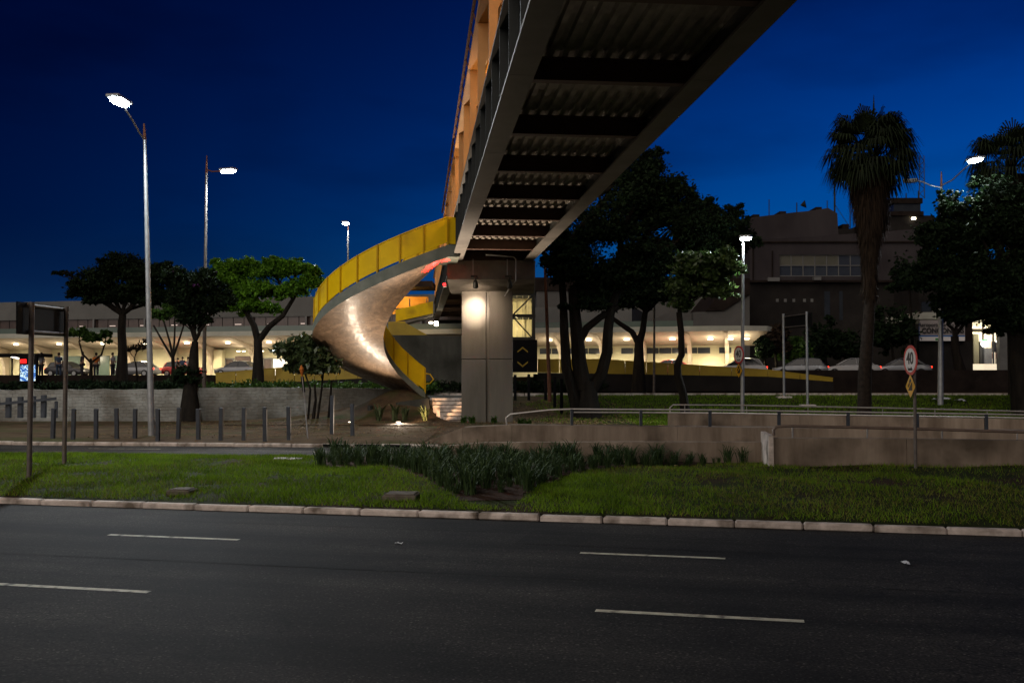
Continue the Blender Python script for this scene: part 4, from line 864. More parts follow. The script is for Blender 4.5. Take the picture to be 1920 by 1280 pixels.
# pale annex with a sloping roof right of the canopy
AN = thing('pale_annex', 'pale low building with dark sloping roof left of the dark office block', 'building', tuple(at(1320, 640, 100)))
q = MB(); a, b_ = at(1300, 640, 98), at(1406, 640, 98); z1, z2 = at(1300, 585, 98).z, at(1406, 553, 98).z
q.prism([(a.x, 98, 2.3), (b_.x, 98, 2.3), (b_.x, 98, z2), (at(1350, 0, 98).x, 98, z1 + .1), (a.x, 98, z1)], (0, 10, 0)); q.build('wall', M['annex_wall'], AN, True)
q = MB(); c = at(1315, 0, 99).x; q.prism([(c, 97.8, z1 + .1), (at(1352, 0, 98).x, 97.8, z1 + .15), (b_.x, 97.8, z2 + .1), (b_.x, 97.8, z2 + 1.6), (c + 2.6, 97.8, z2 + 1.6)], (0, 11, 0)); q.build('roof', M['terrace'], AN, True)
q = MB(); a, b_ = at(1180, 640, 99), at(1299, 640, 99); q.prism([(a.x, 99, 5.5), (b_.x, 99, 5.5), (b_.x, 99, z1), (at(1245, 0, 99).x, 99, z1 - .1), (a.x, 99, 6.9)], (0, 9, 0)); q.build('low_wing', M['annex_wall'], AN, True)
BG = thing('back_building', 'dark low roofed building seen between the central tree trunks above the terminal canopy', 'building', tuple(at(1150, 600, 112)))
def bgb(px0, py0, px1, py1, mat, nm, Yf=112, dep=8):
    a, b_ = at(px0, py1, Yf), at(px1, py0, Yf); q = MB(); q.box(((a.x + b_.x) / 2, Yf + dep / 2, (a.z + b_.z) / 2), (b_.x - a.x, dep, b_.z - a.z)); return q.build(nm, mat, BG, True)
bgb(1006, 545, 1410, 640, M['annex_wall'], 'wall'); bgb(1000, 520, 1412, 545, M['terrace'], 'roof', 111.8, 9)
for x in (1052, 1085, 1118, 1151): bgb(x, 600, x + 14, 612, M['win_dark'], 'window', 111.95, .2)
# ------------------------------------------------------------------ dark office block on the right
OB = thing('office_block', 'dark stone office block with one long window band and roof antennas behind the palm', 'building', tuple(at(1565, 690, 104)))
YO = 104.0
def obox(px0, py0, px1, py1, mat, nm, Yf=YO, dep=14, par=OB):
    a, b_ = at(px0, py1, Yf), at(px1, py0, Yf); q = MB(); q.box(((a.x + b_.x) / 2, Yf + dep / 2, (a.z + b_.z) / 2), (b_.x - a.x, dep, b_.z - a.z)); return q.build(nm, mat, par, True)
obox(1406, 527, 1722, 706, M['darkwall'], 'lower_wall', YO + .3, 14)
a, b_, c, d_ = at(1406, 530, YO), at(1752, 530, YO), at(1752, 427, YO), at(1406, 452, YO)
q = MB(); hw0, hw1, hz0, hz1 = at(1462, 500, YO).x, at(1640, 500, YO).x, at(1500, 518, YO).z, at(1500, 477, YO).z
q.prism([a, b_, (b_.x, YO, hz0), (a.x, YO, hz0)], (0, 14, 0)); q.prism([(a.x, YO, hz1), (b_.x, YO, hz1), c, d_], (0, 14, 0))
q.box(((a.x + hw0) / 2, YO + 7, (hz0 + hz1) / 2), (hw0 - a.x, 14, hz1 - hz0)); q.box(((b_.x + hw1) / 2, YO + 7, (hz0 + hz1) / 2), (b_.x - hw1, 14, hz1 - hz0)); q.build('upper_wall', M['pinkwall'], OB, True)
ww = (hw1 - hw0) / 8
wl = noisy('curtained_window', (.07, .07, .05), (.11, .105, .08), .4, .4, 0, bump=0); wb = noisy('bluish_window', (.03, .036, .05), (.05, .058, .07), .5, .2, 0, bump=0)
for i in range(8):
    for j in range(2):
        q = MB(); q.box((hw0 + ww * (i + .5), YO + .25, hz0 + (hz1 - hz0) * (.25 + .5 * j)), (ww - .1, .06, (hz1 - hz0) / 2 - .1)); q.build('window', wl if (j == 1 and i < 5) else wb, OB, True)
q = MB()
for i in range(9): q.box((hw0 + ww * i, YO + .2, (hz0 + hz1) / 2), (.09, .1, hz1 - hz0))
for zz in (hz0 + .04, (hz0 + hz1) / 2, hz1 - .04): q.box(((hw0 + hw1) / 2, YO + .17, zz), (hw1 - hw0, .1, .09))
q.build('window_frame', M['frame_grey'], OB, True)
top = [(1400, 452), (1406, 408), (1491, 398), (1513, 396), (1553, 390), (1570, 400), (1572, 440)]
q = MB(); q.prism([at(x, y, YO + 5) for x, y in top], (0, 8, 0)); q.build('roof_block', M['pinkwall'], OB, True)
obox(1572, 429, 1604, 440, M['darkwall'], 'roof_step', YO + 5, 6)
for x in (1455, 1470, 1486, 1506, 1520): obox(x, 560, x + 5, 566, M['white_wall'], 'vent', YO + .25, .04)
obox(1546, 546, 1556, 600, M['win_dark'], 'narrow_window', YO + .26, .03)
obox(1574, 546, 1580, 600, M['win_dark'], 'narrow_window', YO + .26, .03)
for (x, y0, y1, r_) in ((1442, 374, 402, .05), (1494, 380, 400, .06), (1551, 376, 392, .05), (1565, 345, 402, .1), (1594, 383, 430, .06)):
    q = MB(); q.tube([at(x, y1 + 3, YO + 6), at(x, y0, YO + 6)], r_, 6); q.build('antenna', M['steel_dark'], OB, True)
q = MB(); c = at(1501, 385, YO + 6); q.tube([c, c + Vector((.5, -.2, .1))], [.05, .45], 14); q.build('dish', M['steel_dark'], OB, True)
q = MB(); q.tube([at(1565, 383, YO + 6), at(1594, 427, YO + 6)], .03, 5); q.build('guy_wire', M['steel_dark'], OB, True)
for (x0, y0, x1, y1, dd) in ((1412, 402, 1424, 408, 3), (1462, 396, 1474, 401, 3), (1530, 388, 1541, 394, 3), (1580, 420, 1592, 430, 3), (1606, 424, 1630, 440, 2), (1650, 420, 1668, 434, 3)): obox(x0, y0, x1, y1, M['terrace'], 'roof_unit', YO + 5.5, dd)
for x, y0, y1 in ((1412, 455, 527), (1448, 470, 527), (1640, 470, 527)): q = MB(); q.tube([at(x, y0, YO - .1), at(x, y1, YO - .1)], .07, 6); q.build('down_pipe', M['terrace'], OB, True)
obox(1406, 452, 1752, 455, M['terrace'], 'coping', YO - .2, .3); obox(1404, 525, 1722, 529, M['terrace'], 'ledge', YO - .3, .5)
obox(1440, 520, 1462, 527, M['frame_grey'], 'air_conditioner', YO - .5, .6); obox(1526, 519, 1540, 525, M['frame_grey'], 'air_conditioner', YO - .5, .6)
CT = thing('control_tower', 'flat topped control tower cabin on the roofs right of the palm', 'tower', tuple(at(1705, 425, 130)))
def ctbox(px0, py0, px1, py1, mat, nm, Yf=130, dep=8): return obox(px0, py0, px1, py1, mat, nm, Yf, dep, CT)
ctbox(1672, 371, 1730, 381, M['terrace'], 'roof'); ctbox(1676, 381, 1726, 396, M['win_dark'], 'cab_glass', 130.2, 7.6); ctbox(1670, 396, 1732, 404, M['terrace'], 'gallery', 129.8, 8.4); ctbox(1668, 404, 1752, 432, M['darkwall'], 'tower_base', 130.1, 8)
q = MB(); q.disc(at(1711, 409.5, 129.7), (0, 1, 0), .16, 8, .05); q.disc(at(1715, 409.5, 129.7), (0, 1, 0), .16, 8, .05); q.build('lamp', M['down'], CT, True)
for x, y in ((1681, 360), (1699, 362), (1722, 358)): q = MB(); q.tube([at(x, 372, 131), at(x, y, 131)], .08, 6); q.build('antenna', M['steel_dark'], CT, True)
LM = MB(); 
for dx in (-.35, .35): LM.tube([at(1728.5, 372, 133) + Vector((dx, 0, 0)), at(1728.5, 292, 133) + Vector((dx * .8, 0, 0))], .06, 5)
for i in range(9):
    z0, z1 = at(0, 372 - i * 8.8, 133).z, at(0, 372 - (i + 1) * 8.8, 133).z; x = at(1728.5, 300, 133).x; s_ = 1 if i % 2 else -1; LM.tube([(x - .33 * s_, 133, z0), (x + .33 * s_, 133, z1)], .04, 4)
LM.build('lattice_mast', M['steel_dark'], CT, True)
# ------------------------------------------------------------------ right wing with name board and lit shop
RW = thing('terminal_wing', 'low terminal wing at the far right with a brightly lit glass shop front', 'building', tuple(at(1860, 700, 92)))
def rb(px0, py0, px1, py1, mat, nm, Yf, dep): return obox(px0, py0, px1, py1, mat, nm, Yf, dep, RW)
rb(1723, 585, 2040, 598, M['fascia_white'], 'roof_slab', 90.5, 8); rb(1723, 520, 2040, 585, M['darkwall'], 'upper_wall', 93, 6)
rb(1728, 566, 1745, 584, M['win_dark'], 'window', 92.9, .08); rb(1748, 570, 1776, 584, M['board_grey'], 'window_panel', 92.88, .08)
rb(1808, 598, 1823, 700, M['terrace'], 'column', 90.6, 1); rb(1875, 598, 1888, 700, M['frame_grey'], 'column', 90.8, .6)
rb(1824, 604, 1940, 702, M['shop'], 'shop_interior', 94, .1)
rb(1824, 616, 1940, 622, M['cream'], 'floor_edge', 91.2, .5)
for i, (x0, y0, x1, y1, mt) in enumerate(((1826, 626, 1835, 682, 'cream'), (1838, 640, 1843, 682, 'frame_grey'), (1846, 652, 1860, 682, 'cloth_white'), (1862, 640, 1868, 660, 'cloth_dark'), (1869, 645, 1873, 682, 'win_dark'), (1889, 640, 1893, 680, 'cloth_dark'), (1888, 643, 1900, 648, 'sign_yellow'), (1835, 668, 1850, 682, 'rust'), (1852, 662, 1862, 672, 'sign_red'), (1833, 606, 1870, 611, 'cream'), (1890, 655, 1902, 662, 'cloth_dark'))):
    rb(x0, y0, x1, y1, M[mt], 'shop_fitting', 92.6 + .07 * i, .3)
for x in (1843, 1862, 1872, 1903): rb(x, 600, x + 1.5, 682, M['frame_grey'], 'mullion', 91.4, .1)
q = MB(); c = at(1846, 644, 91.1); q.disc(c, (0, 1, 0), .32, 20, .1); q.build('round_sign', M['shop_bright'], RW, True)
q = MB(); c = at(1847, 638, 91.0); q.tube([c + Vector((-.2, 0, 0)), c + Vector((.2, 0, 0))], .07, 8); q.build('green_sign', emis('green_lamp', (.1, .8, .25), .9), RW, True)
for (x, y) in ((1872, 640), (1893, 641), (1849, 606), (1862, 606)): q = MB(); q.box(at(x, y, 91.6), (.4, .1, .16)); q.build('shop_lamp', M['shop_bright'], RW, True)
light('shop_light', 'POINT', at(1860, 612, 92.2), 130, (1, .9, .72), RW, .3)
# airport name board
def text_mesh(txt, size, mat, name, parent, loc, rot=(R(90), 0, 0), ext=.004, sx=1.0, bold=0.0):
    cu = bpy.data.curves.new(name, 'FONT'); cu.body = txt; cu.size = size; cu.align_x = 'CENTER'; cu.align_y = 'CENTER'; cu.extrude = ext; cu.offset = bold; cu.resolution_u = 3
    o = bpy.data.objects.new('tmp_text', cu); COL.objects.link(o); bpy.context.view_layer.update()
    me = bpy.data.meshes.new_from_object(o.evaluated_get(bpy.context.evaluated_depsgraph_get())); bpy.data.objects.remove(o, do_unlink=True)
    me.materials.clear(); me.materials.append(mat); r = bpy.data.objects.new(name, me); COL.objects.link(r); r.parent = parent; r.location = loc; r.rotation_euler = rot; r.scale = (sx, 1, 1); return r
NB = thing('name_board', 'large pale airport name board with dark letters above a stone wall', 'sign board', tuple(at(1767, 640, 89.6)))
o = obox(1725, 600, 1809, 639, M['board_grey'], 'board', 89.6, .15, NB); obox(1725, 628.6, 1809, 631, M['sign_blue'], 'blue_line', 89.56, .05, NB); obox(1725, 631, 1809, 639, M['sign_white'], 'white_band', 89.57, .05, NB); obox(1754, 634, 1762, 637.5, noisy('sign_green', (.03, .25, .05), (.04, .3, .06), 1, .5, 0, bump=0), 'green_mark', 89.54, .04, NB)
c = at(1767, 609, 89.5) - NB.location; text_mesh('Aeroporto de São Paulo', .50, M['sign_black'], 'lettering', NB, c, bold=.008, sx=.86)
c = at(1768, 620, 89.5) - NB.location; text_mesh('CONGONHAS', .62, M['sign_black'], 'lettering', NB, c, bold=.02, sx=.93)
# ------------------------------------------------------------------ 40 signs
def road_sign(base, zc_, dia, ang, lbl, pole_from=None, pole_top=None, poler=.035, pm='pole_dark', dz=None):
    t = thing('speed_limit_sign', lbl, 'road sign', tuple(base))
    u = Vector((math.cos(ang), math.sin(ang), 0)); nrm = Vector((math.sin(ang), -math.cos(ang), 0))     # face normal towards the viewer side
    if pole_from is not None: q = MB(); q.tube([Vector((base[0], base[1], pole_from)), Vector((base[0], base[1], pole_top))], poler, 10); q.build('post', M[pm], t, True, True)
    c = Vector((base[0], base[1], zc_)) + nrm * (poler + .03) - u * .04
    q = MB(); q.disc(c, nrm, dia / 2, 40, .012); q.build('disc_rim', M['sign_red'], t, True)
    q = MB(); q.disc(c + nrm * .009, nrm, dia / 2 * .8, 40, .006); q.build('disc_face', M['sign_white'], t, True)
    rz = math.atan2(u.y, u.x)
    text_mesh('40', dia * .56, M['sign_black'], 'numerals', t, c + nrm * .015 + Vector((0, 0, .03)) - t.location, (R(90), 0, rz), bold=.006, sx=.92)
    text_mesh('km/h', dia * .16, M['sign_black'], 'unit_lettering', t, c + nrm * .015 + Vector((0, 0, -dia * .29)) - t.location, (R(90), 0, rz), bold=.002)
    dh = dia * .4; cd = c + Vector((0, 0, -dia / 2 - dh + .02)); hw = dh * .98
    def dia_poly(s, d): return [cd + nrm * d + u * (a * hw * s) + Vector((0, 0, b_ * dh * s)) for a, b_ in ((0, -1), (.93, -.07), (.93, .07), (.07, 1), (-.07, 1), (-.93, .07), (-.93, -.07))]
    q = MB(); q.prism(dia_poly(1.0, 0), nrm * .008); q.build('diamond_rim', M['sign_black'], t, True)
    q = MB(); q.prism(dia_poly(.93, .0085), nrm * .003); q.build('diamond_face', M['sign_yellow'], t, True)
    q = MB(); P = lambda a, b_: cd + nrm * .013 + u * (a * hw) + Vector((0, 0, b_ * dh))
    q.prism([P(-.42, -.34), P(.36, -.34), P(.36, .42)], nrm * .002)
    q.prism([P(-.36, -.1), P(-.1, .18), P(-.22, .3), P(-.48, .02)], nrm * .002); q.prism([P(-.06, .22), P(.2, .5), P(.0, .68), P(-.24, .4)], nrm * .002)
    q.build('slope_symbol', M['sign_black'], t, True)
b1 = gr(1717, 879, float(isl_z(8.8, 22.5)) - .02)
road_sign((b1.x, b1.y, b1.z), at(1717, 675, b1.y).z, .66, R(-87), 'red ringed 40 sign on its own slim post in the dark grass at right', b1.z - .1, at(1717, 652, b1.y).z)
YL4 = 47.0; bl = at(1391, 764, YL4); bl.z = Hs(bl.x, YL4)
road_sign((bl.x, bl.y - .0, bl.z), at(1391, 665, YL4).z, .84, R(-70), 'red ringed 40 sign fixed to the lamp post beyond the railings', poler=.09)
# ------------------------------------------------------------------ boards seen from behind on two posts
def back_board(x0, x1, base0, base1, cn, name, lbl, beams, pm='pole_dark', r=.055):
    t = thing(name, lbl, 'road sign', tuple((base0 + base1) / 2)); Y0, Y1 = base0.y, base1.y
    for bx, (bp, topy, px) in enumerate(((base0, x0[1], x0[0]), (base1, x1[1], x1[0]))):
        q = MB(); q.tube([bp - Vector((0, 0, .1)), Vector((bp.x, bp.y, at(px, topy, bp.y).z))], r, 10); q.build('post', M[pm], t, True, True)
    # board just beyond the posts
    d_ = (base1 - base0); d_.z = 0; d_.normalize(); n_ = Vector((-d_.y, d_.x, 0))
    def onl(px, py):
        a, b_ = ray(px, py); O = Vector((base0.x, base0.y, 0)) + n_ * (r + .05); s = (a * O.y - O.x) / (d_.x - a * d_.y); P = O + d_ * s; return Vector((P.x, P.y, HC + b_ * P.y))
    q = MB(); q.prism([onl(*c) for c in cn], n_ * .03); q.build('board', M['black'], t, True)
    for (c0, c1) in beams:
        q = MB(); a, b_ = onl(*c0) - n_ * .03, onl(*c1) - n_ * .03; q.tube([a, b_], .035, 6); q.build('cross_bar', M['pole_dark'], t, True)
    return t
g0 = gr(54.5, 902, .2); g0.z = float(isl_z(g0.x, g0.y)); g1 = at(120.5, 864, 24.6); g1.z = float(isl_z(g1.x, g1.y)) - .02
back_board((58, 566), (121, 575), g0, g1, [(33, 565), (127, 576), (127, 631), (33, 626)], 'rear_of_road_sign', 'black road sign seen from behind on two weathered posts in the left grass', [((50, 571), (123, 580)), ((52, 621), (123, 626))])
h0 = at(1470, 738, 58); h0.z = Hs(h0.x, 58) ; h1 = at(1514, 747, 54.5); h1.z = Hs(h1.x, 54.5)
back_board((1470, 588), (1513, 584), h0, h1, [(1467, 592), (1522, 586), (1522, 613), (1467, 616)], 'rear_of_road_sign', 'smaller black road sign seen from behind on two posts on the far lawn', [((1469, 594), (1514, 588)), ((1469, 614), (1514, 610))], 'pole', .07)
for p in (h0, h1):
    q = MB(); q.box((p.x, p.y, p.z + .03), (.8, .6, .14), 0, .03); tag(q.build('footing', M['kerb']), 'concrete footing around the left post of the far sign' if p is h0 else 'concrete footing around the right post of the far sign', 'footing')
# ------------------------------------------------------------------ street lamps
def head_at(t, p, d_, lit, en, size=.34, L=.75, spotsz=160, aimd=None, tilt=0):
    d_ = Vector(d_).normalized(); rz = math.atan2(d_.y, d_.x); q = MB(); q.box((p.x, p.y, p.z + .07), (L, size, .12), rz, .04); h = q.build('lamp_head', M['pole'], t, True)
    q = MB(); dd = Vector((d_.x, d_.y, 0)).normalized(); aa = [(-.46, .05), (-.4, .3), (-.25, .42), (0, .47), (.25, .42), (.4, .3), (.46, .05)]; q.tube([p + dd * (L * k_) for k_, _ in aa], [size * w_ for _, w_ in aa], 14); q.v = [(x, y, p.z + (z - p.z) * .45 - .03) for x, y, z in q.v]; q.build('lens', M['led'] if lit else M['led_off'], t, True)
    if lit: light('lamp_light', 'SPOT', (p.x, p.y, p.z - .08), en, (.84, .95, 1), t, .22, spotsz, .6, aim=(p.x + (aimd[0] if aimd else 0), p.y + (aimd[1] if aimd else -.01), p.z - 10))
def lamp(name, lbl, base, toppx, tip, headpx, Yh, lit, en, r0=.13, r1=.06, pm='pole', arm=None, ob=None, obe=0, **kw):
    t = thing(name, lbl, 'street lamp', tuple(base), group=None)
    zt_ = at(*toppx, base.y).z; q = MB(); q.tube([base - Vector((0, 0, .1)), (base.x + (at(*toppx, base.y).x - base.x), base.y, zt_)], [r0, r1], 12); q.build('pole', M[pm], t, True, True)
    if tip: q = MB(); tp = at(*toppx, base.y); q.tube([tp, at(*tip, base.y)], [r1 * 1.1, r1 * .5], 8); q.build('pole_tip', M['rust'], t, True)
    hp = at(*headpx, Yh)
    if arm:
        q = MB(); q.tube([at(x, y, base.y + (Yh - base.y) * k_) for x, y, k_ in arm], .035, 7); q.build('arm', M['pole'] if pm == 'pole' else M['rust'], t, True, True)
    head_at(t, hp, hp - base, lit, en, **kw)
    if ob: light('lamp_light', 'SPOT', (hp.x, hp.y, hp.z - .1), obe, (.9, .96, 1), t, .22, 85, 1.0, aim=ob)
    return t
LE = 3000
b = gr(284.5, 814, .2); b.z = Hs(b.x, b.y)
lamp('street_lamp', 'tallest lit street lamp on a pale pole rising from the pavement at left', b, (271.5, 262), (270, 232), (224, 190), b.y - 3.0, True, LE, arm=[(271, 262, 0), (262, 250, .15), (248, 225, .5), (232, 200, .9), (226, 192, 1)], L=1.15, size=.5, ob=(-6, 21, 0), obe=14000)
b = at(382.5, 724, 52); 
lamp('street_lamp', 'lit street lamp on a dark slim pole standing behind the whitewashed wall', b, (387, 325), (388, 292), (428, 320.5), 51.5, True, LE * 1.1, r0=.11, pm='pole_dark', arm=[(387, 318, 0), (398, 322, .4), (412, 321, 1), (424, 319, 1)], L=.9, size=.45)
b = at(653, 600, 78); b.z = 2.3
lamp('street_lamp', 'distant lit street lamp seen above the yellow stair parapet', b, (652.5, 432), None, (648.5, 418.5), 77.2, True, LE * .3, ob=(-15.5, 64, 8.5), obe=9000, r0=.12, pm='pole_dark', arm=[(652.5, 434, 0), (653, 424, 0), (649, 418, 1)], L=.8, size=.5)
b = at(1391.5, 764, YL4); b.z = Hs(b.x, YL4)
t4 = lamp('street_lamp', 'lit post top street lamp with bright white pole right of the dark trees', b, (1393, 456), None, (1398, 446.5), YL4 - .1, True, LE * .35, r0=.1, r1=.065, ob=(7.6, 45.3, 5.2), obe=3600, L=.55, size=.4, arm=[(1393, 458, 0), (1393, 450, 0), (1396, 446, 1)])
b = at(1763, 740, 55); b.z = Hs(b.x, 55)
t5 = lamp('street_lamp', 'double armed street lamp by the right palm with only its right head lit', b, (1765, 350), (1765, 322), (1829, 300), 52, True, LE * .05, r0=.16, spotsz=120, ob=(17, 47, 1), obe=6000, arm=[(1765, 348, 0), (1785, 338, .3), (1810, 315, .8), (1826, 302, 1)], L=1.0, size=.5)
q = MB(); q.tube([at(1765, 352, 55), at(1745, 348, 55), (at(1730, 341, 55.5)), at(1716, 339, 56)], .035, 7); q.build('arm', M['pole'], t5, True)
head_at(t5, at(1707, 340, 56), (-1, .3, 0), False, 0, L=.8)
# slim dark poles
def pole(px0, py0, px1, py1, Y, r, mat, lbl, name='pole'):
    a = at(px0, py0, Y); a.z = min(a.z, Hs(a.x, Y)) if Y < 73 else 2.3; q = MB(); b_ = at(px1, py1, Y); q.tube([a, b_], [r, r * .7], 8); return tag(q.build(name, M[mat], smooth=True), lbl, 'pole')
pole(1031, 742, 1021, 470, 56, .11, 'rust', 'tall rusty pole between the pillar and the forked dark tree')
pole(1226, 700, 1227, 560, 70, .09, 'pole_dark', 'slim grey pole beside the tree in front of the terminal canopy')
MK = thing('marker_pole', 'thin leaning white stake with small orange tip in front of the glossy bush', 'pole', tuple(gr(577, 822, .14)))
q = MB(); q.tube([gr(577, 822, .14), at(571.5, 755, 38.3), at(566, 700, 38.3)], [.022, .02, .018], 7); q.build('stake', M['rail'], MK, True)
q = MB(); q.tube([at(566.5, 706, 38.3), at(565.5, 692, 38.3), at(565, 684, 38.3)], [.02, .09, .01], 6); q.build('orange_tip', M['cloth_orange'], MK, True)
q = MB(); q.tube([at(570, 735, 38.4), at(566.5, 706, 38.4)], [.05, .06], 6); q.build('dark_flag', M['black'], MK, True)
# ------------------------------------------------------------------ bollards and fences
first = None
bl_ = [(99, 765, 820), (137, 766, 821), (180, 766, 821), (219, 765, 821), (253, 766, 820), (296, 766, 823), (334, 764, 821), (372, 766, 822), (414, 764, 823), (457, 764, 823), (497, 763, 824), (542, 762, 823), (622, 741, 812), (661, 757, 815)]
near_lab = ['square blue grey bollard at the foot of the end post of the dark rail fence', 'square bollard just right of the rear post of the big black sign', 'third bollard of the row, between the black sign and the pale lamp pole', 'second bollard left of the pale lamp pole', 'bollard just left of the pale lamp pole', 'bollard touching the pale lamp pole on its right side',
            'bollard just left of the gnarled tree notch', 'bollard just right of the gnarled tree notch', 'second bollard right of the gnarled tree notch', 'fourth bollard counted leftwards from the thin white stake', 'second bollard left of the thin white stake', 'bollard just left of the thin white stake', 'taller bollard right of the thin white stake, in front of the stair', 'last bollard of the row nearest the curved stair, beside a ground light']
near_lab[9] = 'third bollard left of the thin white stake'
for i, (px, ty, by) in enumerate(bl_):
    p = gr(px, by, .18); p.z = Hs(p.x, p.y); h = at(px, ty, p.y).z - p.z
    q = MB(); q.box((0, 0, h / 2 - .05), (.135, .135, h + .1), random.uniform(-.1, .1), .012); o = q.build('bollard', M['bollard']); o.location = p; o.rotation_euler = (random.uniform(-.02, .02), random.uniform(-.02, .02), 0)
    tag(o, near_lab[i], 'bollard', 'square bollards along the far pavement')
FE = thing('rail_fence', 'short dark fence of square posts and one sloping rail at the far left edge', 'fence', tuple(at(60, 780, 46)))
for (x, ty) in ((-28, 748), (-6, 746), (16, 745), (38.5, 743.5), (62, 742), (82, 740.5)):
    q = MB(); a, b_ = at(x, 783, 46), at(x, ty, 46); q.box(((a.x + b_.x) / 2, 46, (a.z + b_.z) / 2), (.2, .2, b_.z - a.z), 0, .01); q.build('post', M['bollard'], FE, True)
q = MB(); a, b_ = at(105, 783, 46), at(105, 752, 46); q.box((a.x, 46, (a.z + b_.z) / 2), (.12, .12, b_.z - a.z), 0, .01); q.build('post', M['bollard'], FE, True)
q = MB(); a, b_ = at(-60, 765, 45.85), at(106, 749.5, 45.85); q.prism([a, b_, b_ + Vector((0, 0, .12)), a + Vector((0, 0, .12))], (0, -.08, 0)); q.build('rail', M['bollard'], FE, True)
lab = ['black square post hugging the right edge of the big pillar', 'black square post below the left part of the lift panel', 'black square post at the foot of the rusty pole', 'black square post just right of the rusty pole', 'black square post beside the left trunk of the forked tree']
for (x, ty, by, Y), lb in zip(((966, 704, 741, 57), (991.5, 703, 742, 57), (1023, 702, 742, 57), (1040, 708, 749, 54), (1053, 712, 755, 52)), lab):
    a, b_ = at(x, by, Y), at(x, ty, Y); z0 = Hs(a.x, Y); q = MB(); q.box((0, 0, (b_.z - z0) / 2), (.16, .16, b_.z - z0 + .1), 0, .01); o = q.build('bollard', M['black']); o.location = (a.x, Y, z0); tag(o, lb, 'bollard', 'black posts beside the pillar')
# ------------------------------------------------------------------ small things on the grass
def box_thing(px0, px1, pyt, pyb, dep, mat, name, lbl, cat):
    a = gr(px0, pyb, .2); b_ = gr(px1, pyb, .2); z = float(isl_z(a.x, a.y)); h = (pyb - pyt) * a.y / F * .55
    q = MB(); q.box(((a.x + b_.x) / 2, a.y + dep / 2, z + h / 2 - .03), (b_.x - a.x, dep, h + .06), R(-4), .015)
    q.box(((a.x + b_.x) / 2, a.y + dep / 2, z + h + .005), (b_.x - a.x - .08, dep - .08, .03), R(-4), .01); o = q.build(name, mat); return tag(o, lbl, cat)
box_thing(312, 357, 909, 925, .45, M['mortar_box'], 'drain_box', 'small dark concrete drain box in the bright left grass', 'drain box')
box_thing(718, 782, 917, 936, .6, M['mortar_box'], 'drain_box', 'wide worn concrete drain box beside the bed of spiky plants', 'drain box')
p = gr(540, 868, .16); q = MB(); q.box((p.x, p.y, float(isl_z(p.x, p.y)) + .01), (.75, .5, .05), .1, .02); tag(q.build('cover_slab', M['kerb']), 'flat concrete cover at the back edge of the grass by the plants', 'cover')
def paper(px, py, z, s, lbl, cr=True):
    p = gr(px, py, z) if z < .5 else at(px, py, 56); 
    if z >= .5: p.z = Hs(p.x, p.y) + .05
    q = MB(); r_ = random.Random(px); n_ = 5; vs = [(s * (i / (n_ - 1) - .5) * (1 + .2 * r_.random()), s * .6 * (j / (n_ - 1) - .5), s * .25 * r_.random() + .01) for j in range(n_) for i in range(n_)]
    q.add(vs, [(j * n_ + i, j * n_ + i + 1, (j + 1) * n_ + i + 1, (j + 1) * n_ + i) for j in range(n_ - 1) for i in range(n_ - 1)]); o = q.build('paper_scrap', M['paper']); o.location = p; o.rotation_euler = (0, 0, r_.random() * 3); tag(o, lbl, 'litter')
paper(1698, 1058, .0, .14, 'crumpled white paper scrap on the road at right'); paper(748, 1020, .0, .1, 'tiny white scrap on the dark road left of centre')
paper(1766, 752, 1, .9, 'white litter on the far lawn at the foot of the double lamp'); paper(1800, 749, 1, .6, 'small white litter on the far lawn right of the double lamp')
for i, x in enumerate((630, 690, 745)):
    p = ln(x, 832.5, 33.2, -.112); q = MB(); q.box((p.x, p.y + .02, .07), (.9, .04, .1), math.atan(-.112)); tag(q.build('kerb_inlet', M['black']), ['leftmost', 'middle', 'rightmost'][i] + ' dark drain slot in the far kerb below the stair', 'drain', 'drain slots in the far kerb')
# ------------------------------------------------------------------ plants
def bez(p0, p1, p2, n):
    t = np.linspace(0, 1, n)[:, None]; return (1 - t) ** 2 * p0 + 2 * t * (1 - t) * p1 + t ** 2 * p2
def strap_mesh(name, nl, h, w, mat, seed, spread=.5, droop=.5):
    r = np.random.default_rng(seed); V = []
    for i in range(nl):
        a = r.random() * 6.283; hh = h * (.6 + .5 * r.random()); d = spread * hh * (.3 + r.random()); b0 = np.array([r.normal() * .05, r.normal() * .05, 0]); di = np.array([math.cos(a), math.sin(a), 0])
        P = bez(b0, b0 + di * d * .35 + np.array([0, 0, hh * 1.05]), b0 + di * d + np.array([0, 0, hh * (1 - droop * r.random())]), 6); sd = np.array([-di[1], di[0], 0]) * w / 2; ws = [.9, 1, 1, .85, .55, .05]
        for k in range(5): V.append([P[k] - sd * ws[k], P[k] + sd * ws[k], P[k + 1] + sd * ws[k + 1], P[k + 1] - sd * ws[k + 1]])
    V = np.array(V); n = len(V); me = bpy.data.meshes.new(name); me.from_pydata(V.reshape(-1, 3).tolist(), [], [(4 * i, 4 * i + 1, 4 * i + 2, 4 * i + 3) for i in range(n)]); me.materials.append(mat); return me
tm = [strap_mesh('spiky_tuft', 38, .52, .022, M['strap'], s, .7, .42) for s in range(5)]
cnt = 0; placed = []
r_ = random.Random(11); tries = 0
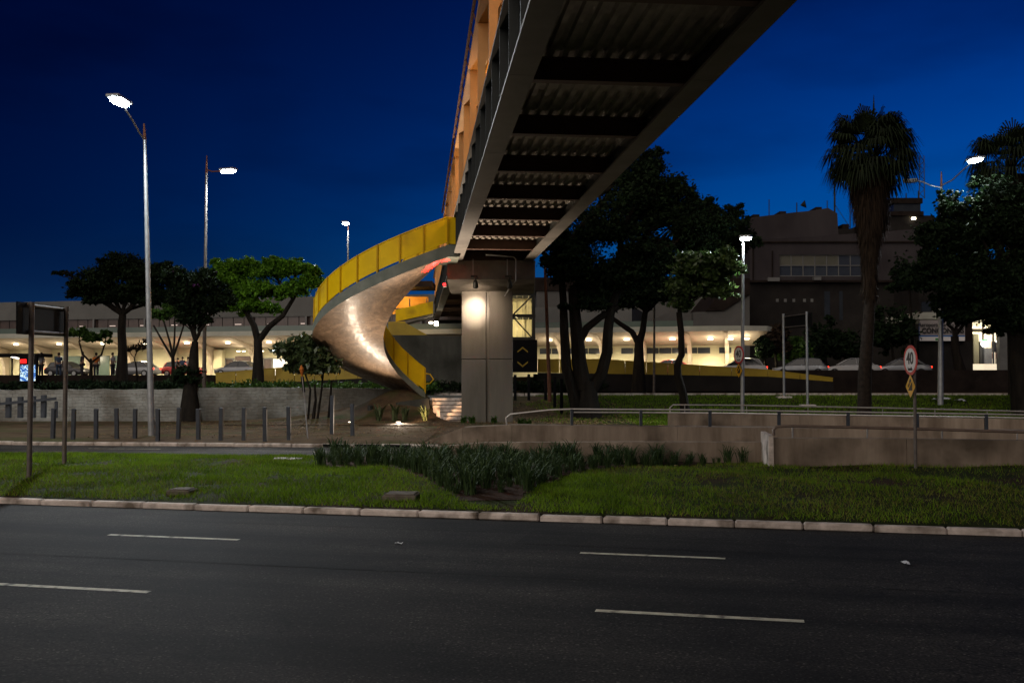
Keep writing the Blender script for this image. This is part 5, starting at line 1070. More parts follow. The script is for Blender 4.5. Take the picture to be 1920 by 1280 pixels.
while cnt < 250 and tries < 60000:
    tries += 1; x = r_.uniform(-6.6, 6.9); y = r_.uniform(18.6, 27.4)
    if not inpoly(x, y, bed): continue
    dm = .27 + .14 * r_.random()
    if y < 22.5 and r_.random() < .25: continue
    if any((x - a) ** 2 + (y - b_) ** 2 < dm * dm for a, b_ in placed): continue
    if ln(960 + 1900 * x / y, 700, 25.35, SA).y < y: continue
    placed.append((x, y)); o = bpy.data.objects.new('spiky_tuft', tm[cnt % 5]); COL.objects.link(o); s_ = r_.uniform(.5, 1.15) if r_.random() < .8 else r_.uniform(.3, .6); o.location = (x, y, float(isl_z(x, y))); o.rotation_euler = (0, 0, r_.random() * 6.28); o.scale = (s_, s_, s_)
    tag(o, 'spiky dark green strap leaved tuft in the dense bed before the low concrete wall', 'plant', 'spiky tufts filling the bed before the low wall'); cnt += 1
ag = [strap_mesh('agave', 26, .85, .1, M['agave'], s + 30, .65, .15) for s in range(3)]
for i, (px, py, s_, lb) in enumerate(((710, 768, 1.0, 'spiky agave left of the three below the curved stair'), (742, 772, .95, 'spiky agave in the middle below the curved stair'), (758, 773, .8, 'low agave nearly touching the middle one below the stair'), (796, 776, .95, 'spiky agave right beside the foot steps of the stair'))):
    p = at(px, py, 47.0); p.z = float(bank(p.x, 47.0)); o = bpy.data.objects.new('agave', ag[i % 3]); COL.objects.link(o); o.location = p; o.scale = (s_,) * 3; tag(o, lb, 'plant', 'agaves on the bank below the stair')
lo = [strap_mesh('low_plant', 22, .35, .06, M['leaf_mid'], s + 60, .9, .6) for s in range(2)]
for i, (px, py, Y, lb) in enumerate(((868, 778, 46.6, 'low leafy plant at the left corner of the pillar foot'), (885, 782, 46.2, 'low leafy plant in front of the left half of the pillar'), (975, 785, 44.5, 'low leafy plant right of the pillar foot'), (990, 789, 43.5, 'low leafy plant below the curved start of the railing'), (925, 783, 46.4, 'low leafy plant in front of the right half of the pillar'))):
    p = at(px, py, Y); p.z = Hs(p.x, Y); o = bpy.data.objects.new('low_plant', lo[i % 2]); COL.objects.link(o); o.location = p; o.scale = (1.1,) * 3; tag(o, lb, 'plant', 'low plants round the pillar foot')
# trees
def leaves(centers, radii, n, size, seed, clump=34, csz=.22, flat=.6, asp=.5, up=.6):
    r = np.random.default_rng(seed); C = np.array(centers, float); Rr = np.array(radii, float); vol = Rr.prod(1) ** .8; pr = vol / vol.sum(); nc = max(8, n // clump); k = r.choice(len(C), nc, p=pr)
    d = r.normal(size=(nc, 3)); d /= np.linalg.norm(d, axis=1)[:, None]; rad = r.random(nc) ** .4; d[:, 2] = np.where(d[:, 2] < -.35, d[:, 2] * .4, d[:, 2])
    cc = C[k] + d * rad[:, None] * Rr[k]; cs = Rr[k].min(1) * csz * (.6 + .9 * r.random(nc))
    q = r.integers(0, nc, n); off = r.normal(size=(n, 3)) * cs[q][:, None] * np.array([1, 1, flat]); P = cc[q] + off
    nrm = r.normal(size=(n, 3)) + np.array([0, 0, up]); nrm /= np.linalg.norm(nrm, axis=1)[:, None]; t = np.cross(nrm, r.normal(size=(n, 3))); t /= np.linalg.norm(t, axis=1)[:, None]; b = np.cross(nrm, t)
    s = size * (.6 + .8 * r.random(n))[:, None]; V = np.stack([P - t * s, P - b * s * asp - nrm * s * .15, P + t * s, P + b * s * asp - nrm * s * .15], 1); return V
def limb(mb, p0, p1, r0, r1, seed, wob=.08, n=7):
    r = random.Random(seed); p0, p1 = Vector(p0), Vector(p1); L = (p1 - p0).length; pts = []; rr = []
    for i in range(n):
        t = i / (n - 1); o = Vector((r.uniform(-1, 1), r.uniform(-1, 1), r.uniform(-.6, .6))) * wob * L * math.sin(math.pi * t); sag = Vector((0, 0, 1)) * (.08 * L * math.sin(math.pi * t)); pts.append(p0.lerp(p1, t) + o + sag); rr.append(r0 + (r1 - r0) * t)
    mb.tube(pts, rr, 7); return pts
def tree(name, lbl, cat, trunk, tr0, tr1, blobs, n, lsize, mat, seed, group=None, stems=None, extra=None, bw=1.0, clump=34, csz=.22, twigs=5, barkm='bark'):
    base = Vector(trunk[0]); t = thing(name, lbl, cat, tuple(base), group=group); q = MB(); k = len(trunk)
    rr = [tr0 + (tr1 - tr0) * i / (k - 1) for i in range(k)]; rr[0] *= 1.35
    if k > 1: q.tube([Vector(p) for p in trunk], rr, 10)
    for st in (stems or []): q.tube([Vector(p) for p in st[0]], [st[1] + (st[2] - st[1]) * i / (len(st[0]) - 1) for i in range(len(st[0]))], 8)
    tips = [Vector(trunk[-1])] + [Vector(st[0][-1]) for st in (stems or [])]; r = random.Random(seed)
    for i, (c, rad) in enumerate(blobs):
        c = Vector(c); src = min(tips, key=lambda p: (p - c).length); pts = limb(q, src, c, tr1 * .55 * bw, tr1 * .2 * bw, seed + i, .1)
        for j in range(twigs):
            d = Vector((r.uniform(-1, 1), r.uniform(-1, 1), r.uniform(-.2, 1))).normalized(); e = c + Vector((d.x * rad[0], d.y * rad[1], d.z * rad[2])) * .8; limb(q, pts[r.randint(2, 6)], e, tr1 * .2 * bw, .015, seed * 7 + i * 5 + j, .12, 5)
    q.build('trunk', M[barkm], t, True, True)
    big = list(blobs)
    for (c, rad) in big:
        for _ in range(4):
            d = Vector((r.gauss(0, 1), r.gauss(0, 1), r.gauss(0, .8) + .15)).normalized(); k_ = r.uniform(.28, .5); e_ = r.uniform(.72, 1.08)
            blobs = blobs + [(Vector(c) + Vector((d.x * rad[0], d.y * rad[1], d.z * rad[2])) * e_, (rad[0] * k_, rad[1] * k_, rad[2] * k_ * .8))]
    blobs = [(c, tuple(x * (.88 if i < len(big) else 1) for x in rad)) for i, (c, rad) in enumerate(blobs)]
    V = leaves([tuple(c) for c, _ in blobs], [rad for _, rad in blobs], n, lsize, seed, clump, csz); quads_np('crown', V, mat, t, tuple(base))
    if extra: V2 = leaves([tuple(c) for c, _ in blobs], [rad for _, rad in blobs], extra[0], lsize * extra[2], seed + 91, 12, .12); quads_np('blossom', V2, extra[1], t, tuple(base))
    return t
def bl(px, py, Y, rx, rz, ry=None):   # crown lobe from picture centre and picture radii (pixels)
    k = Y / F; return (at(px, py, Y), (rx * k, (ry or (rx + rz) / 2) * k, rz * k))
G = lambda px, py, Y: at(px, py, Y)
def gz(px, Y): p = at(px, 700, Y); return Vector((p.x, p.y, Hs(p.x, Y)))
# left trees on the strip behind the wall
Y1 = 66
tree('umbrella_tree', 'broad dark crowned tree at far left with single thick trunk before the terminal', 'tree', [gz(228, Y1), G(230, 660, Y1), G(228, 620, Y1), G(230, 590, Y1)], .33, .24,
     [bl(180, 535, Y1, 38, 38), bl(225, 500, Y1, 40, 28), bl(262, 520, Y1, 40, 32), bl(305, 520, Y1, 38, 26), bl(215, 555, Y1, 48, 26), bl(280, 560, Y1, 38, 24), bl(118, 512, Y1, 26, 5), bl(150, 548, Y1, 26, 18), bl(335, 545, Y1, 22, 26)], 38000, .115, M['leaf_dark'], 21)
Y2 = 49.3
tree('gnarled_tree', 'gnarled tree with purple blossoms growing in the gap of the whitewashed wall', 'tree', [Vector((at(357, 700, 48.2).x, 48.2, Hs(-15, 48) - .1)), G(356, 735, 48.5), G(362, 700, 48.9), G(364, 660, Y2), G(366, 640, Y2)], .42, .15,
     [bl(345, 560, Y2, 34, 36), bl(375, 535, Y2, 38, 30), bl(395, 575, Y2, 36, 26), bl(330, 520, Y2, 24, 22), bl(420, 560, Y2, 24, 24), bl(365, 600, Y2, 34, 16)], 15000, .1, M['leaf_dark'], 22, extra=(420, M['leaf_purple'], .7), clump=26)
V = leaves([G(352, 708, 48.6)], [(.7, .6, .5)], 900, .11, 5); quads_np('trunk_foliage', V, M['leaf_dark'], bpy.data.objects['gnarled_tree'], tuple(bpy.data.objects['gnarled_tree'].location))
Y3 = 64
tree('umbrella_tree', 'spreading flat topped tree with bright green lit crown left of the curved stair', 'tree', [gz(484, Y3), G(484, 660, Y3), G(483, 625, Y3)], .32, .24,
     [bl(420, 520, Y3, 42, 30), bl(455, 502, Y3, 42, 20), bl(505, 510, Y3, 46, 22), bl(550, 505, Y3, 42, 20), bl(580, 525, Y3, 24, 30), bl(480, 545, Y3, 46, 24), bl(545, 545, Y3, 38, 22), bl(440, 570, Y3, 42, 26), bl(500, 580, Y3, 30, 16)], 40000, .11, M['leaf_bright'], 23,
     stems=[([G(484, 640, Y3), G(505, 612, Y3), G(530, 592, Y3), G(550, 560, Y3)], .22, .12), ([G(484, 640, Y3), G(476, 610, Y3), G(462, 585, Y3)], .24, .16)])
Y4 = 68
tree('young_tree', 'small leafy tree with two thin stems before the shutters at left', 'tree', [gz(170, Y4), G(171, 685, Y4), G(170, 672, Y4)], .12, .08, [bl(150, 625, Y4, 18, 13), bl(172, 635, Y4, 20, 11), bl(198, 628, Y4, 16, 9), bl(205, 640, Y4, 10, 5)], 2200, .13, M['leaf_mid'], 24,
     stems=[([G(171, 680, Y4), G(155, 664, Y4), G(148, 640, Y4)], .08, .05), ([G(171, 680, Y4), G(190, 665, Y4), G(198, 640, Y4)], .08, .05)], clump=20)
tree('young_tree', 'thin nearly bare sapling between the thick trunk and the pale lamp pole', 'tree', [gz(258, Y4), G(256, 690, Y4), G(252, 672, Y4)], .06, .05, [bl(240, 655, Y4, 12, 9), bl(262, 650, Y4, 16, 12), bl(275, 640, Y4, 8, 8)], 420, .1, M['leaf_dead'], 25, clump=10)
tree('young_tree', 'slender vase shaped tree just right of the pale lamp pole', 'tree', [gz(326, 62), G(325, 690, 62), G(324, 665, 62)], .14, .1, [bl(300, 592, 62, 24, 14), bl(330, 585, 62, 26, 16), bl(350, 595, 62, 16, 14)], 3200, .13, M['leaf_mid'], 26,
     stems=[([G(324, 672, 62), G(305, 640, 62), G(288, 610, 62)], .08, .05), ([G(324, 668, 62), G(318, 640, 62), G(308, 605, 62)], .08, .05), ([G(325, 668, 62), G(335, 640, 62), G(345, 608, 62)], .08, .05), ([G(324, 668, 62), G(327, 640, 62), G(328, 610, 62)], .07, .05)])
Y5 = 48.0
tree('glossy_bush', 'dense glossy multi stemmed bush left of the curved stair', 'bush', [Vector((G(592, 0, Y5).x, Y5, .3)), G(592, 750, Y5), G(590, 720, Y5)], .07, .05, [bl(545, 660, Y5, 28, 26), bl(580, 650, Y5, 26, 22), bl(560, 690, Y5, 28, 16), bl(605, 690, Y5, 28, 26), bl(590, 670, Y5, 28, 26)], 4200, .15, M['leaf_glossy'], 27,
     stems=[([Vector((G(583, 0, Y5).x, Y5, .3)), G(582, 730, Y5), G(572, 700, Y5)], .06, .04), ([Vector((G(600, 0, Y5).x, Y5, .3)), G(603, 730, Y5), G(606, 700, Y5)], .06, .04), ([Vector((G(618, 0, Y5).x, Y5 + .3, .3)), G(620, 740, Y5), G(622, 712, Y5)], .06, .04)], clump=16, csz=.3)
# central dark trees
Y6 = 50.5
tree('forked_tree', 'big dark tree with several forking trunks just right of the pillar', 'tree', [Vector((G(1100, 0, Y6).x, Y6, Hs(3.7, Y6) - .1)), G(1103, 745, Y6), G(1101, 715, Y6)], .55, .42,
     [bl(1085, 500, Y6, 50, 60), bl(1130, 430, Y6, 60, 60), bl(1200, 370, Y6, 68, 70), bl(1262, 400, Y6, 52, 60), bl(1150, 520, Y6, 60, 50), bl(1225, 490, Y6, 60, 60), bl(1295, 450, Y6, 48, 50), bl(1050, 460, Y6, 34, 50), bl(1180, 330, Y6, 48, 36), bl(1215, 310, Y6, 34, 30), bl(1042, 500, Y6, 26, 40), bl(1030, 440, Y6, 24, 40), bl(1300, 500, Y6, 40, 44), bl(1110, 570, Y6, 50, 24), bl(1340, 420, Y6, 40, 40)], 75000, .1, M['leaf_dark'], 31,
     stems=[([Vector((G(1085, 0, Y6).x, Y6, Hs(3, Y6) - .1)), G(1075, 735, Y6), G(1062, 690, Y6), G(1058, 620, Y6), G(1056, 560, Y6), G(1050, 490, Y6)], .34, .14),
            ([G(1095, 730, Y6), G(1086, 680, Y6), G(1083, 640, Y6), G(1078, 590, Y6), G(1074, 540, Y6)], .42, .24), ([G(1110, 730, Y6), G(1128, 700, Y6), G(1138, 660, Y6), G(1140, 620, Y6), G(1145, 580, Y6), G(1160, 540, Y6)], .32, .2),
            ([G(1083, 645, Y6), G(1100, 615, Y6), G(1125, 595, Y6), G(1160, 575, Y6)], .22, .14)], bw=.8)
Y7 = 68
tree('umbrella_tree', 'dark tree with forked trunk standing right before the terminal canopy', 'tree', [gz(1197, Y7), G(1198, 670, Y7), G(1198, 640, Y7)], .38, .28, [bl(1180, 560, Y7, 60, 36), bl(1240, 545, Y7, 56, 40), bl(1130, 560, Y7, 40, 34), bl(1200, 500, Y7, 60, 40), bl(1330, 470, Y7, 50, 60), bl(1375, 440, Y7, 36, 46), bl(1300, 420, Y7, 40, 50)], 26000, .17, M['leaf_dark'], 32,
     stems=[([G(1198, 645, Y7), G(1185, 622, Y7), G(1160, 605, Y7), G(1140, 590, Y7)], .22, .12), ([G(1198, 645, Y7), G(1205, 620, Y7), G(1210, 585, Y7)], .26, .18)])
Y8 = 45.5
tree('curved_tree', 'slim curved trunk tree whose glossy leaves shine beside the white lamp', 'tree', [Vector((G(1283, 0, Y8).x, Y8, Hs(7.7, Y8) - .1)), G(1281, 740, Y8), G(1271, 705, Y8), G(1270, 685, Y8), G(1278, 665, Y8), G(1277, 620, Y8), G(1273, 585, Y8)], .2, .13,
     [bl(1290, 540, Y8, 40, 34), bl(1330, 510, Y8, 44, 36), bl(1362, 490, Y8 - .6, 24, 26), bl(1300, 500, Y8, 40, 34), bl(1345, 545, Y8, 36, 24), bl(1275, 570, Y8, 26, 18), bl(1385, 500, Y8, 16, 18)], 11000, .12, M['leaf_shiny'], 33, clump=20)
# dark tree at the right edge
Y9 = 52
tree('broadleaf_tree', 'large dark broadleaf tree filling the right edge in front of the lit shop', 'tree', [Vector((G(1912, 0, Y9).x, Y9, Hs(26, Y9) - .1)), G(1912, 700, Y9), G(1908, 640, Y9), G(1900, 600, Y9)], .55, .4,
     [bl(1790, 440, Y9, 44, 48), bl(1840, 420, Y9, 50, 54), bl(1900, 430, Y9, 60, 70), bl(1770, 500, Y9, 46, 40), bl(1830, 500, Y9, 60, 60), bl(1905, 530, Y9, 60, 60), bl(1855, 560, Y9, 60, 44), bl(1800, 570, Y9, 40, 30), bl(1745, 490, Y9, 26, 26), bl(1885, 600, Y9, 50, 30), bl(1785, 385, Y9, 28, 32), bl(1960, 480, Y9, 60, 100), bl(1745, 450, Y9, 34, 40), bl(1870, 370, Y9, 50, 40), bl(1735, 530, Y9, 34, 30), bl(1910, 600, Y9, 50, 50), bl(1815, 540, Y9, 60, 60)], 75000, .12, M['leaf_dark'], 34)
tree('broadleaf_tree', 'smaller tree with dark leaning trunk in front of the airport name board', 'tree', [Vector((G(1793, 0, 80).x, 80, 2.3)), G(1792, 660, 80), G(1790, 630, 80)], .35, .3, [bl(1800, 590, 80, 36, 26), bl(1770, 575, 80, 26, 22), bl(1830, 585, 80, 36, 22)], 5000, .24, M['leaf_dark'], 35)
# shrubs before the dark block
for i, (x, y, w_, h_, lb, mt) in enumerate(((1432, 650, 14, 20, 'dark shrub at the right end of the terminal canopy', 'leaf_dark'), (1452, 640, 22, 30, 'bamboo like shrub left of the far sign posts', 'leaf_dead'), (1490, 655, 26, 28, 'yellowish lit bamboo clump between the far sign posts', 'leaf_mid'), (1545, 640, 34, 46, 'dark palm like shrub right of the far sign', 'leaf_dark'), (1585, 650, 26, 36, 'dark leafy shrub just left of the palm trunk', 'leaf_dark'), (1670, 620, 40, 56, 'tall dark shrub just right of the palm trunk', 'leaf_dark'), (1705, 520, 38, 50, 'dark tree crown against the office block right of the palm', 'leaf_dark'))):
    Yq = 84 + i * .7; tree('shrub', lb, 'bush', [Vector((G(x, 0, Yq).x, Yq, 2.3)), G(x, y + 10, Yq), G(x, y, Yq)], .1, .06, [bl(x, y, Yq, w_, h_), bl(x + w_ * .5, y + 12, Yq, w_ * .7, h_ * .7), bl(x - w_ * .5, y + 14, Yq, w_ * .6, h_ * .6)], 2600, .22, M[mt], 50 + i, group='shrubs before the dark office block')
# low hedge on top of the wall
def hedge(name, lbl, x0, x1, Yh, zt_, zb_, n, seed, mat='leaf_dark'):
    r = np.random.default_rng(seed); a, b_ = at(x0, 700, Yh).x, at(x1, 700, Yh).x; k = int((b_ - a) / .8) + 1; C = [((a + (b_ - a) * i / k), Yh + r.normal() * .2, (zb_ + zt_) / 2 + r.normal() * .05) for i in range(k + 1)]
    V = leaves(C, [(.7, .8, (zt_ - zb_) / 2)] * (k + 1), n, .1, seed, 20, .35); o = quads_np(name, V, M[mat]); return tag(o, lbl, 'hedge')
hedge('hedge', 'dark hedge on top of the whitewashed wall at the far left', -120, 352, 52, at(0, 716, 52).z, 1.5, 13000, 71)
hedge('hedge', 'dark green hedge along the wall top below the left yellow parapet', 392, 800, 60, at(0, 716, 60).z, 1.2, 11000, 72, 'leaf_mid')
hedge('hedge', 'low dark hedge across the far road between the pillar and the forked tree', 960, 1120, 67.5, at(0, 712, 67.5).z, 1.2, 3500, 73)
hedge('hedge', 'low dark hedge at the foot of the big plain concrete wall', 735, 880, 67.2, at(0, 716, 67.2).z, 1.2, 2600, 74)
# ------------------------------------------------------------------ palms
def fan_palm(name, lbl, base, tr_pts, r0, r1, cc, crx, crz, skirt, nf, seed, sc=1.0):
    t = thing(name, lbl, 'palm tree', tuple(base)); q = MB(); k = len(tr_pts); q.tube(tr_pts, [r0 + (r1 - r0) * i / (k - 1) for i in range(k)], 12); q.build('trunk', M['palmbark'], t, True, True)
    r = np.random.default_rng(seed); V = []
    cc = np.array(cc)
    for i in range(nf):
        a = r.random() * 6.283; el = math.asin(r.uniform(-.62, .98)); di = np.array([math.cos(a) * math.cos(el), math.sin(a) * math.cos(el), math.sin(el)])
        pl_ = np.array([crx, crx, crz]) * di * (.5 + .14 * r.random()); st = cc + np.array([0, 0, -crz * .25]) + di * .15; e = cc + pl_ + np.array([0, 0, -.08 * crz * (1 - di[2])])
        sdv = np.cross(di, [0, 0, 1.0]); sdv /= np.linalg.norm(sdv) + 1e-6; V.append([st - sdv * .03, st + sdv * .03, e + sdv * .03, e - sdv * .03])
        upv = np.cross(sdv, di); fl = crx * .56 * (.85 + .3 * r.random())
        for s_ in range(20):
            w = (s_ / 19 - .5) * 3.9; d2 = di * math.cos(w) + sdv * math.sin(w) + upv * .1; L_ = fl * (1 - .28 * abs(w) / 2) * (.85 + .3 * r.random())
            m_ = e + d2 * L_ * .55; tip = m_ + (d2 * .35 + np.array([0, 0, -.75 + .35 * max(0, di[2])])) * L_ * .62; n2 = np.cross(d2, upv); n2 /= np.linalg.norm(n2) + 1e-6; ww_ = .045 * sc
            V.append([e - n2 * ww_ * .4, e + n2 * ww_ * .4, m_ + n2 * ww_, m_ - n2 * ww_]); V.append([m_ - n2 * ww_, m_ + n2 * ww_, tip + n2 * .006, tip - n2 * .006])
    quads_np('crown', np.array(V), M['leaf_palm'], t, tuple(base))
    # dead skirt: overlapping hanging leaves
    V = []; zs = [s_[0] for s_ in skirt]
    for i in range(5200):
        u = r.random(); z = zs[0] + (zs[-1] - zs[0]) * u; rad = np.interp(-z, [-s_[0] for s_ in skirt], [s_[2] for s_ in skirt]) * (.72 + .34 * r.random()); cx = np.interp(-z, [-s_[0] for s_ in skirt], [s_[1] for s_ in skirt]); a = r.random() * 6.283
        p = np.array([cx + rad * math.cos(a), cc[1] + rad * math.sin(a), z]); L_ = .35 + .5 * r.random(); di = np.array([math.cos(a) * .12 + r.normal() * .1, math.sin(a) * .12 + r.normal() * .1, -1.0]); sd = np.array([-math.sin(a), math.cos(a), 0]) * .03
        V.append([p - sd, p + sd, p + di * L_ + sd * .2, p + di * L_ - sd * .2])
    quads_np('dead_leaf_skirt', np.array(V), M['leaf_dead'], t, tuple(base))
    q = MB(); q.tube([Vector((s_[1], cc[1], s_[0])) for s_ in skirt], [s_[2] * .78 for s_ in skirt], 12); q.build('skirt_core', M['palmbark'], t, True, True)
    return t
YP = 45.5; zz = lambda py, Y=YP: at(0, py, Y).z; xx_ = lambda px, Y=YP: at(px, 500, Y).x; kk = YP / F
bp_ = Vector((xx_(1617), YP, Hs(15.5, YP) - .1))
fan_palm('fan_palm', 'tall fan palm with shaggy brown skirt silhouetted against the blue sky', bp_, [bp_, Vector((xx_(1619), YP, zz(700))), Vector((xx_(1626), YP, zz(620))), Vector((xx_(1632), YP, zz(540))), Vector((xx_(1632), YP, zz(400)))], .33, .2,
         (xx_(1637), YP, zz(282)), 96 * kk, 100 * kk, [(zz(300), xx_(1636), 40 * kk), (zz(330), xx_(1635), 42 * kk), (zz(365), xx_(1633), 34 * kk), (zz(405), xx_(1634), 29 * kk), (zz(440), xx_(1632), 17 * kk), (zz(490), xx_(1630), 12 * kk), (zz(540), xx_(1630), 10 * kk)], 100, 5)
q = MB(); q.tube([at(1638, 215, YP), at(1638.5, 178, YP)], [.06, .01], 5); q.build('spear_leaf', M['leaf_palm'], bpy.data.objects['fan_palm'], True)
YQ = 60; kq = YQ / F; bq = Vector((at(1890, 0, YQ).x, YQ, 1.1))
fan_palm('fan_palm', 'second fan palm rising behind the dark tree beside the lit lamp head', bq, [bq, Vector((bq.x, YQ, zz(500, YQ))), Vector((bq.x, YQ, zz(300, YQ)))], .36, .3, (bq.x, YQ, zz(300, YQ)), 88 * kq, 82 * kq, [(zz(330, YQ), bq.x, 34 * kq), (zz(380, YQ), bq.x, 26 * kq), (zz(440, YQ), bq.x, 14 * kq)], 80, 6)
# ------------------------------------------------------------------ cars
def make_car(name, est):
    t = bpy.data.objects.new(name, None); COL.objects.link(t)
    # body: rings along x, from a side profile
    xs_c = [-2.1, -2.05, -1.8, -1.3, -.6, .3, 1.0, 1.5, 1.95, 2.1]
    top_ = [.62, .8, .92, .94, .93, .92, .9, .8, .68, .5]; bot_ = [.4, .28, .22, .2, .2, .2, .2, .2, .26, .38]; wid = [.7, .8, .84, .86, .87, .87, .86, .84, .78, .66]
    q = MB(); m_ = 10; n0 = len(xs_c)
    for x, tp, bo, w in zip(xs_c, top_, bot_, wid):
        for (yy, zq) in ((-w * .9, bo), (-w, bo + .12), (-w, (bo + tp) / 2 + .05), (-w * .95, tp - .06), (-w * .85, tp), (w * .85, tp), (w * .95, tp - .06), (w, (bo + tp) / 2 + .05), (w, bo + .12), (w * .9, bo)): q.v.append((x, yy, zq))
    for i in range(n0 - 1):
        for k in range(m_): q.f.append((i * m_ + k, i * m_ + (k + 1) % m_, (i + 1) * m_ + (k + 1) % m_, (i + 1) * m_ + k)); q.m.append(0)
    q.f += [tuple(range(m_)), tuple((n0 - 1) * m_ + k for k in range(m_ - 1, -1, -1))]; q.m += [0, 0]
    rx = [(-1.75, .92), (-1.45, 1.4), (-.9, 1.47), (0, 1.47), (.35, 1.38), (1.05, .92)] if est else [(-1.6, .93), (-1.05, 1.38), (-.6, 1.45), (.0, 1.45), (.3, 1.37), (1.05, .92)]
    # roof shell
    nb = len(q.v)
    for (x, z) in rx[1:5]:
        for yy in (-.62, -.45, .45, .62): q.v.append((x, yy, z - (.05 if abs(yy) > .5 else 0)))
    for i in range(3):
        for k in range(3): a = nb + i * 4 + k; q.f.append((a, a + 4, a + 5, a + 1)); q.m.append(0)
    # pillars
    for sgn in (-1, 1):
        for (x0, x1, z1_) in ((rx[0][0], rx[1][0], rx[1][1]), (-.35, -.3, 1.42), (rx[5][0], rx[4][0], rx[4][1])): q.tube([(x0, sgn * .76, .92), (x1, sgn * .62, z1_ - .04)], .035, 4)
    b_ = q.build('body', M['car_silver'], t, smooth=True)
    g = MB(); nb = 0
    for (x, z) in rx:
        for yy in (-1, 1): g.v.append((x * .985, yy * (.76 if z < 1 else .6), z - .03))
    for i in range(5): a = i * 2; g.f.append((a, a + 1, a + 3, a + 2)); g.m.append(0)
    g.f.append(tuple(range(0, 12, 2))); g.f.append(tuple(range(11, 0, -2))); g.m += [0, 0]; g.build('windows', M['car_glass'], t)
    for x in (-1.28, 1.3):
        for sgn in (-1, 1):
            w_ = MB(); w_.tube([(x, sgn * .68, .32), (x, sgn * .88, .32)], .32, 18); wo = w_.build('wheel', M['rubber'], t, smooth=True); w2 = MB(); w2.tube([(x, sgn * .885, .32), (x, sgn * .895, .32)], .2, 14); w2.build('rim', M['pole'], wo)
    for sgn in (-1, 1):
        h = MB(); h.box((2.02, sgn * .6, .62), (.14, .28, .13), 0, .03); h.build('headlight', M['led_off'], t); h = MB(); h.box((-2.05, sgn * .62, .74), (.1, .22, .16), 0, .02); h.build('tail_light', M['tail'], t)
    return t
carA = make_car('parked_car', False); carB = make_car('parked_car', True); used = {}
def place_car(src, px, ly, lbl, mat, flip=False, z=2.31):
    if id(src) not in used: used[id(src)] = 1; c = src
    else: c = copy_tree(protos[id(src)])
    x = tlx(px, ly); c.location = TL(x, ly, z); c.rotation_euler = (0, 0, TR + (math.pi if flip else 0)); tag(c, lbl, 'car', 'cars on the terminal road')
    for ch in c.children:
        if ch.name.startswith('body') and mat:
            ch.material_slots[0].link = 'OBJECT'; ch.material_slots[0].material = M[mat]
protos = {id(carA): carA, id(carB): carB}
place_car(carA, 258, 1.2, 'silver sedan behind the thick trunk and the pale lamp pole', 'car_silver', True)
place_car(carA, 447, 1.0, 'silver sedan with dark roof glass above the left yellow parapet', 'car_silver', True)
place_car(carB, 128, 1.5, 'dark estate car with red tail lights beside the glowing poster', 'car_dark')
place_car(carB, 345, 3.2, 'dark red estate parked by the terminal wall left of the entrance', 'car_red')
place_car(carB, 1388, -1.5, 'white estate car behind the farther 40 sign', 'car_white', True)
place_car(carA, 1160, 3.0, 'dark car parked below the canopy left of the slim grey pole', 'car_dark')
place_car(carA, 1268, 2.6, 'dark red car behind the curved trunk below the canopy', 'car_red')
place_car(carB, 1500, -2.0, 'silver estate car between the far sign posts', 'car_silver', True)
place_car(carA, 1596, -2.0, 'white sedan just left of the palm trunk', 'car_white', True)
place_car(carA, 1690, -1.5, 'silver sedan between the palm trunk and the near 40 sign', 'car_silver', True)
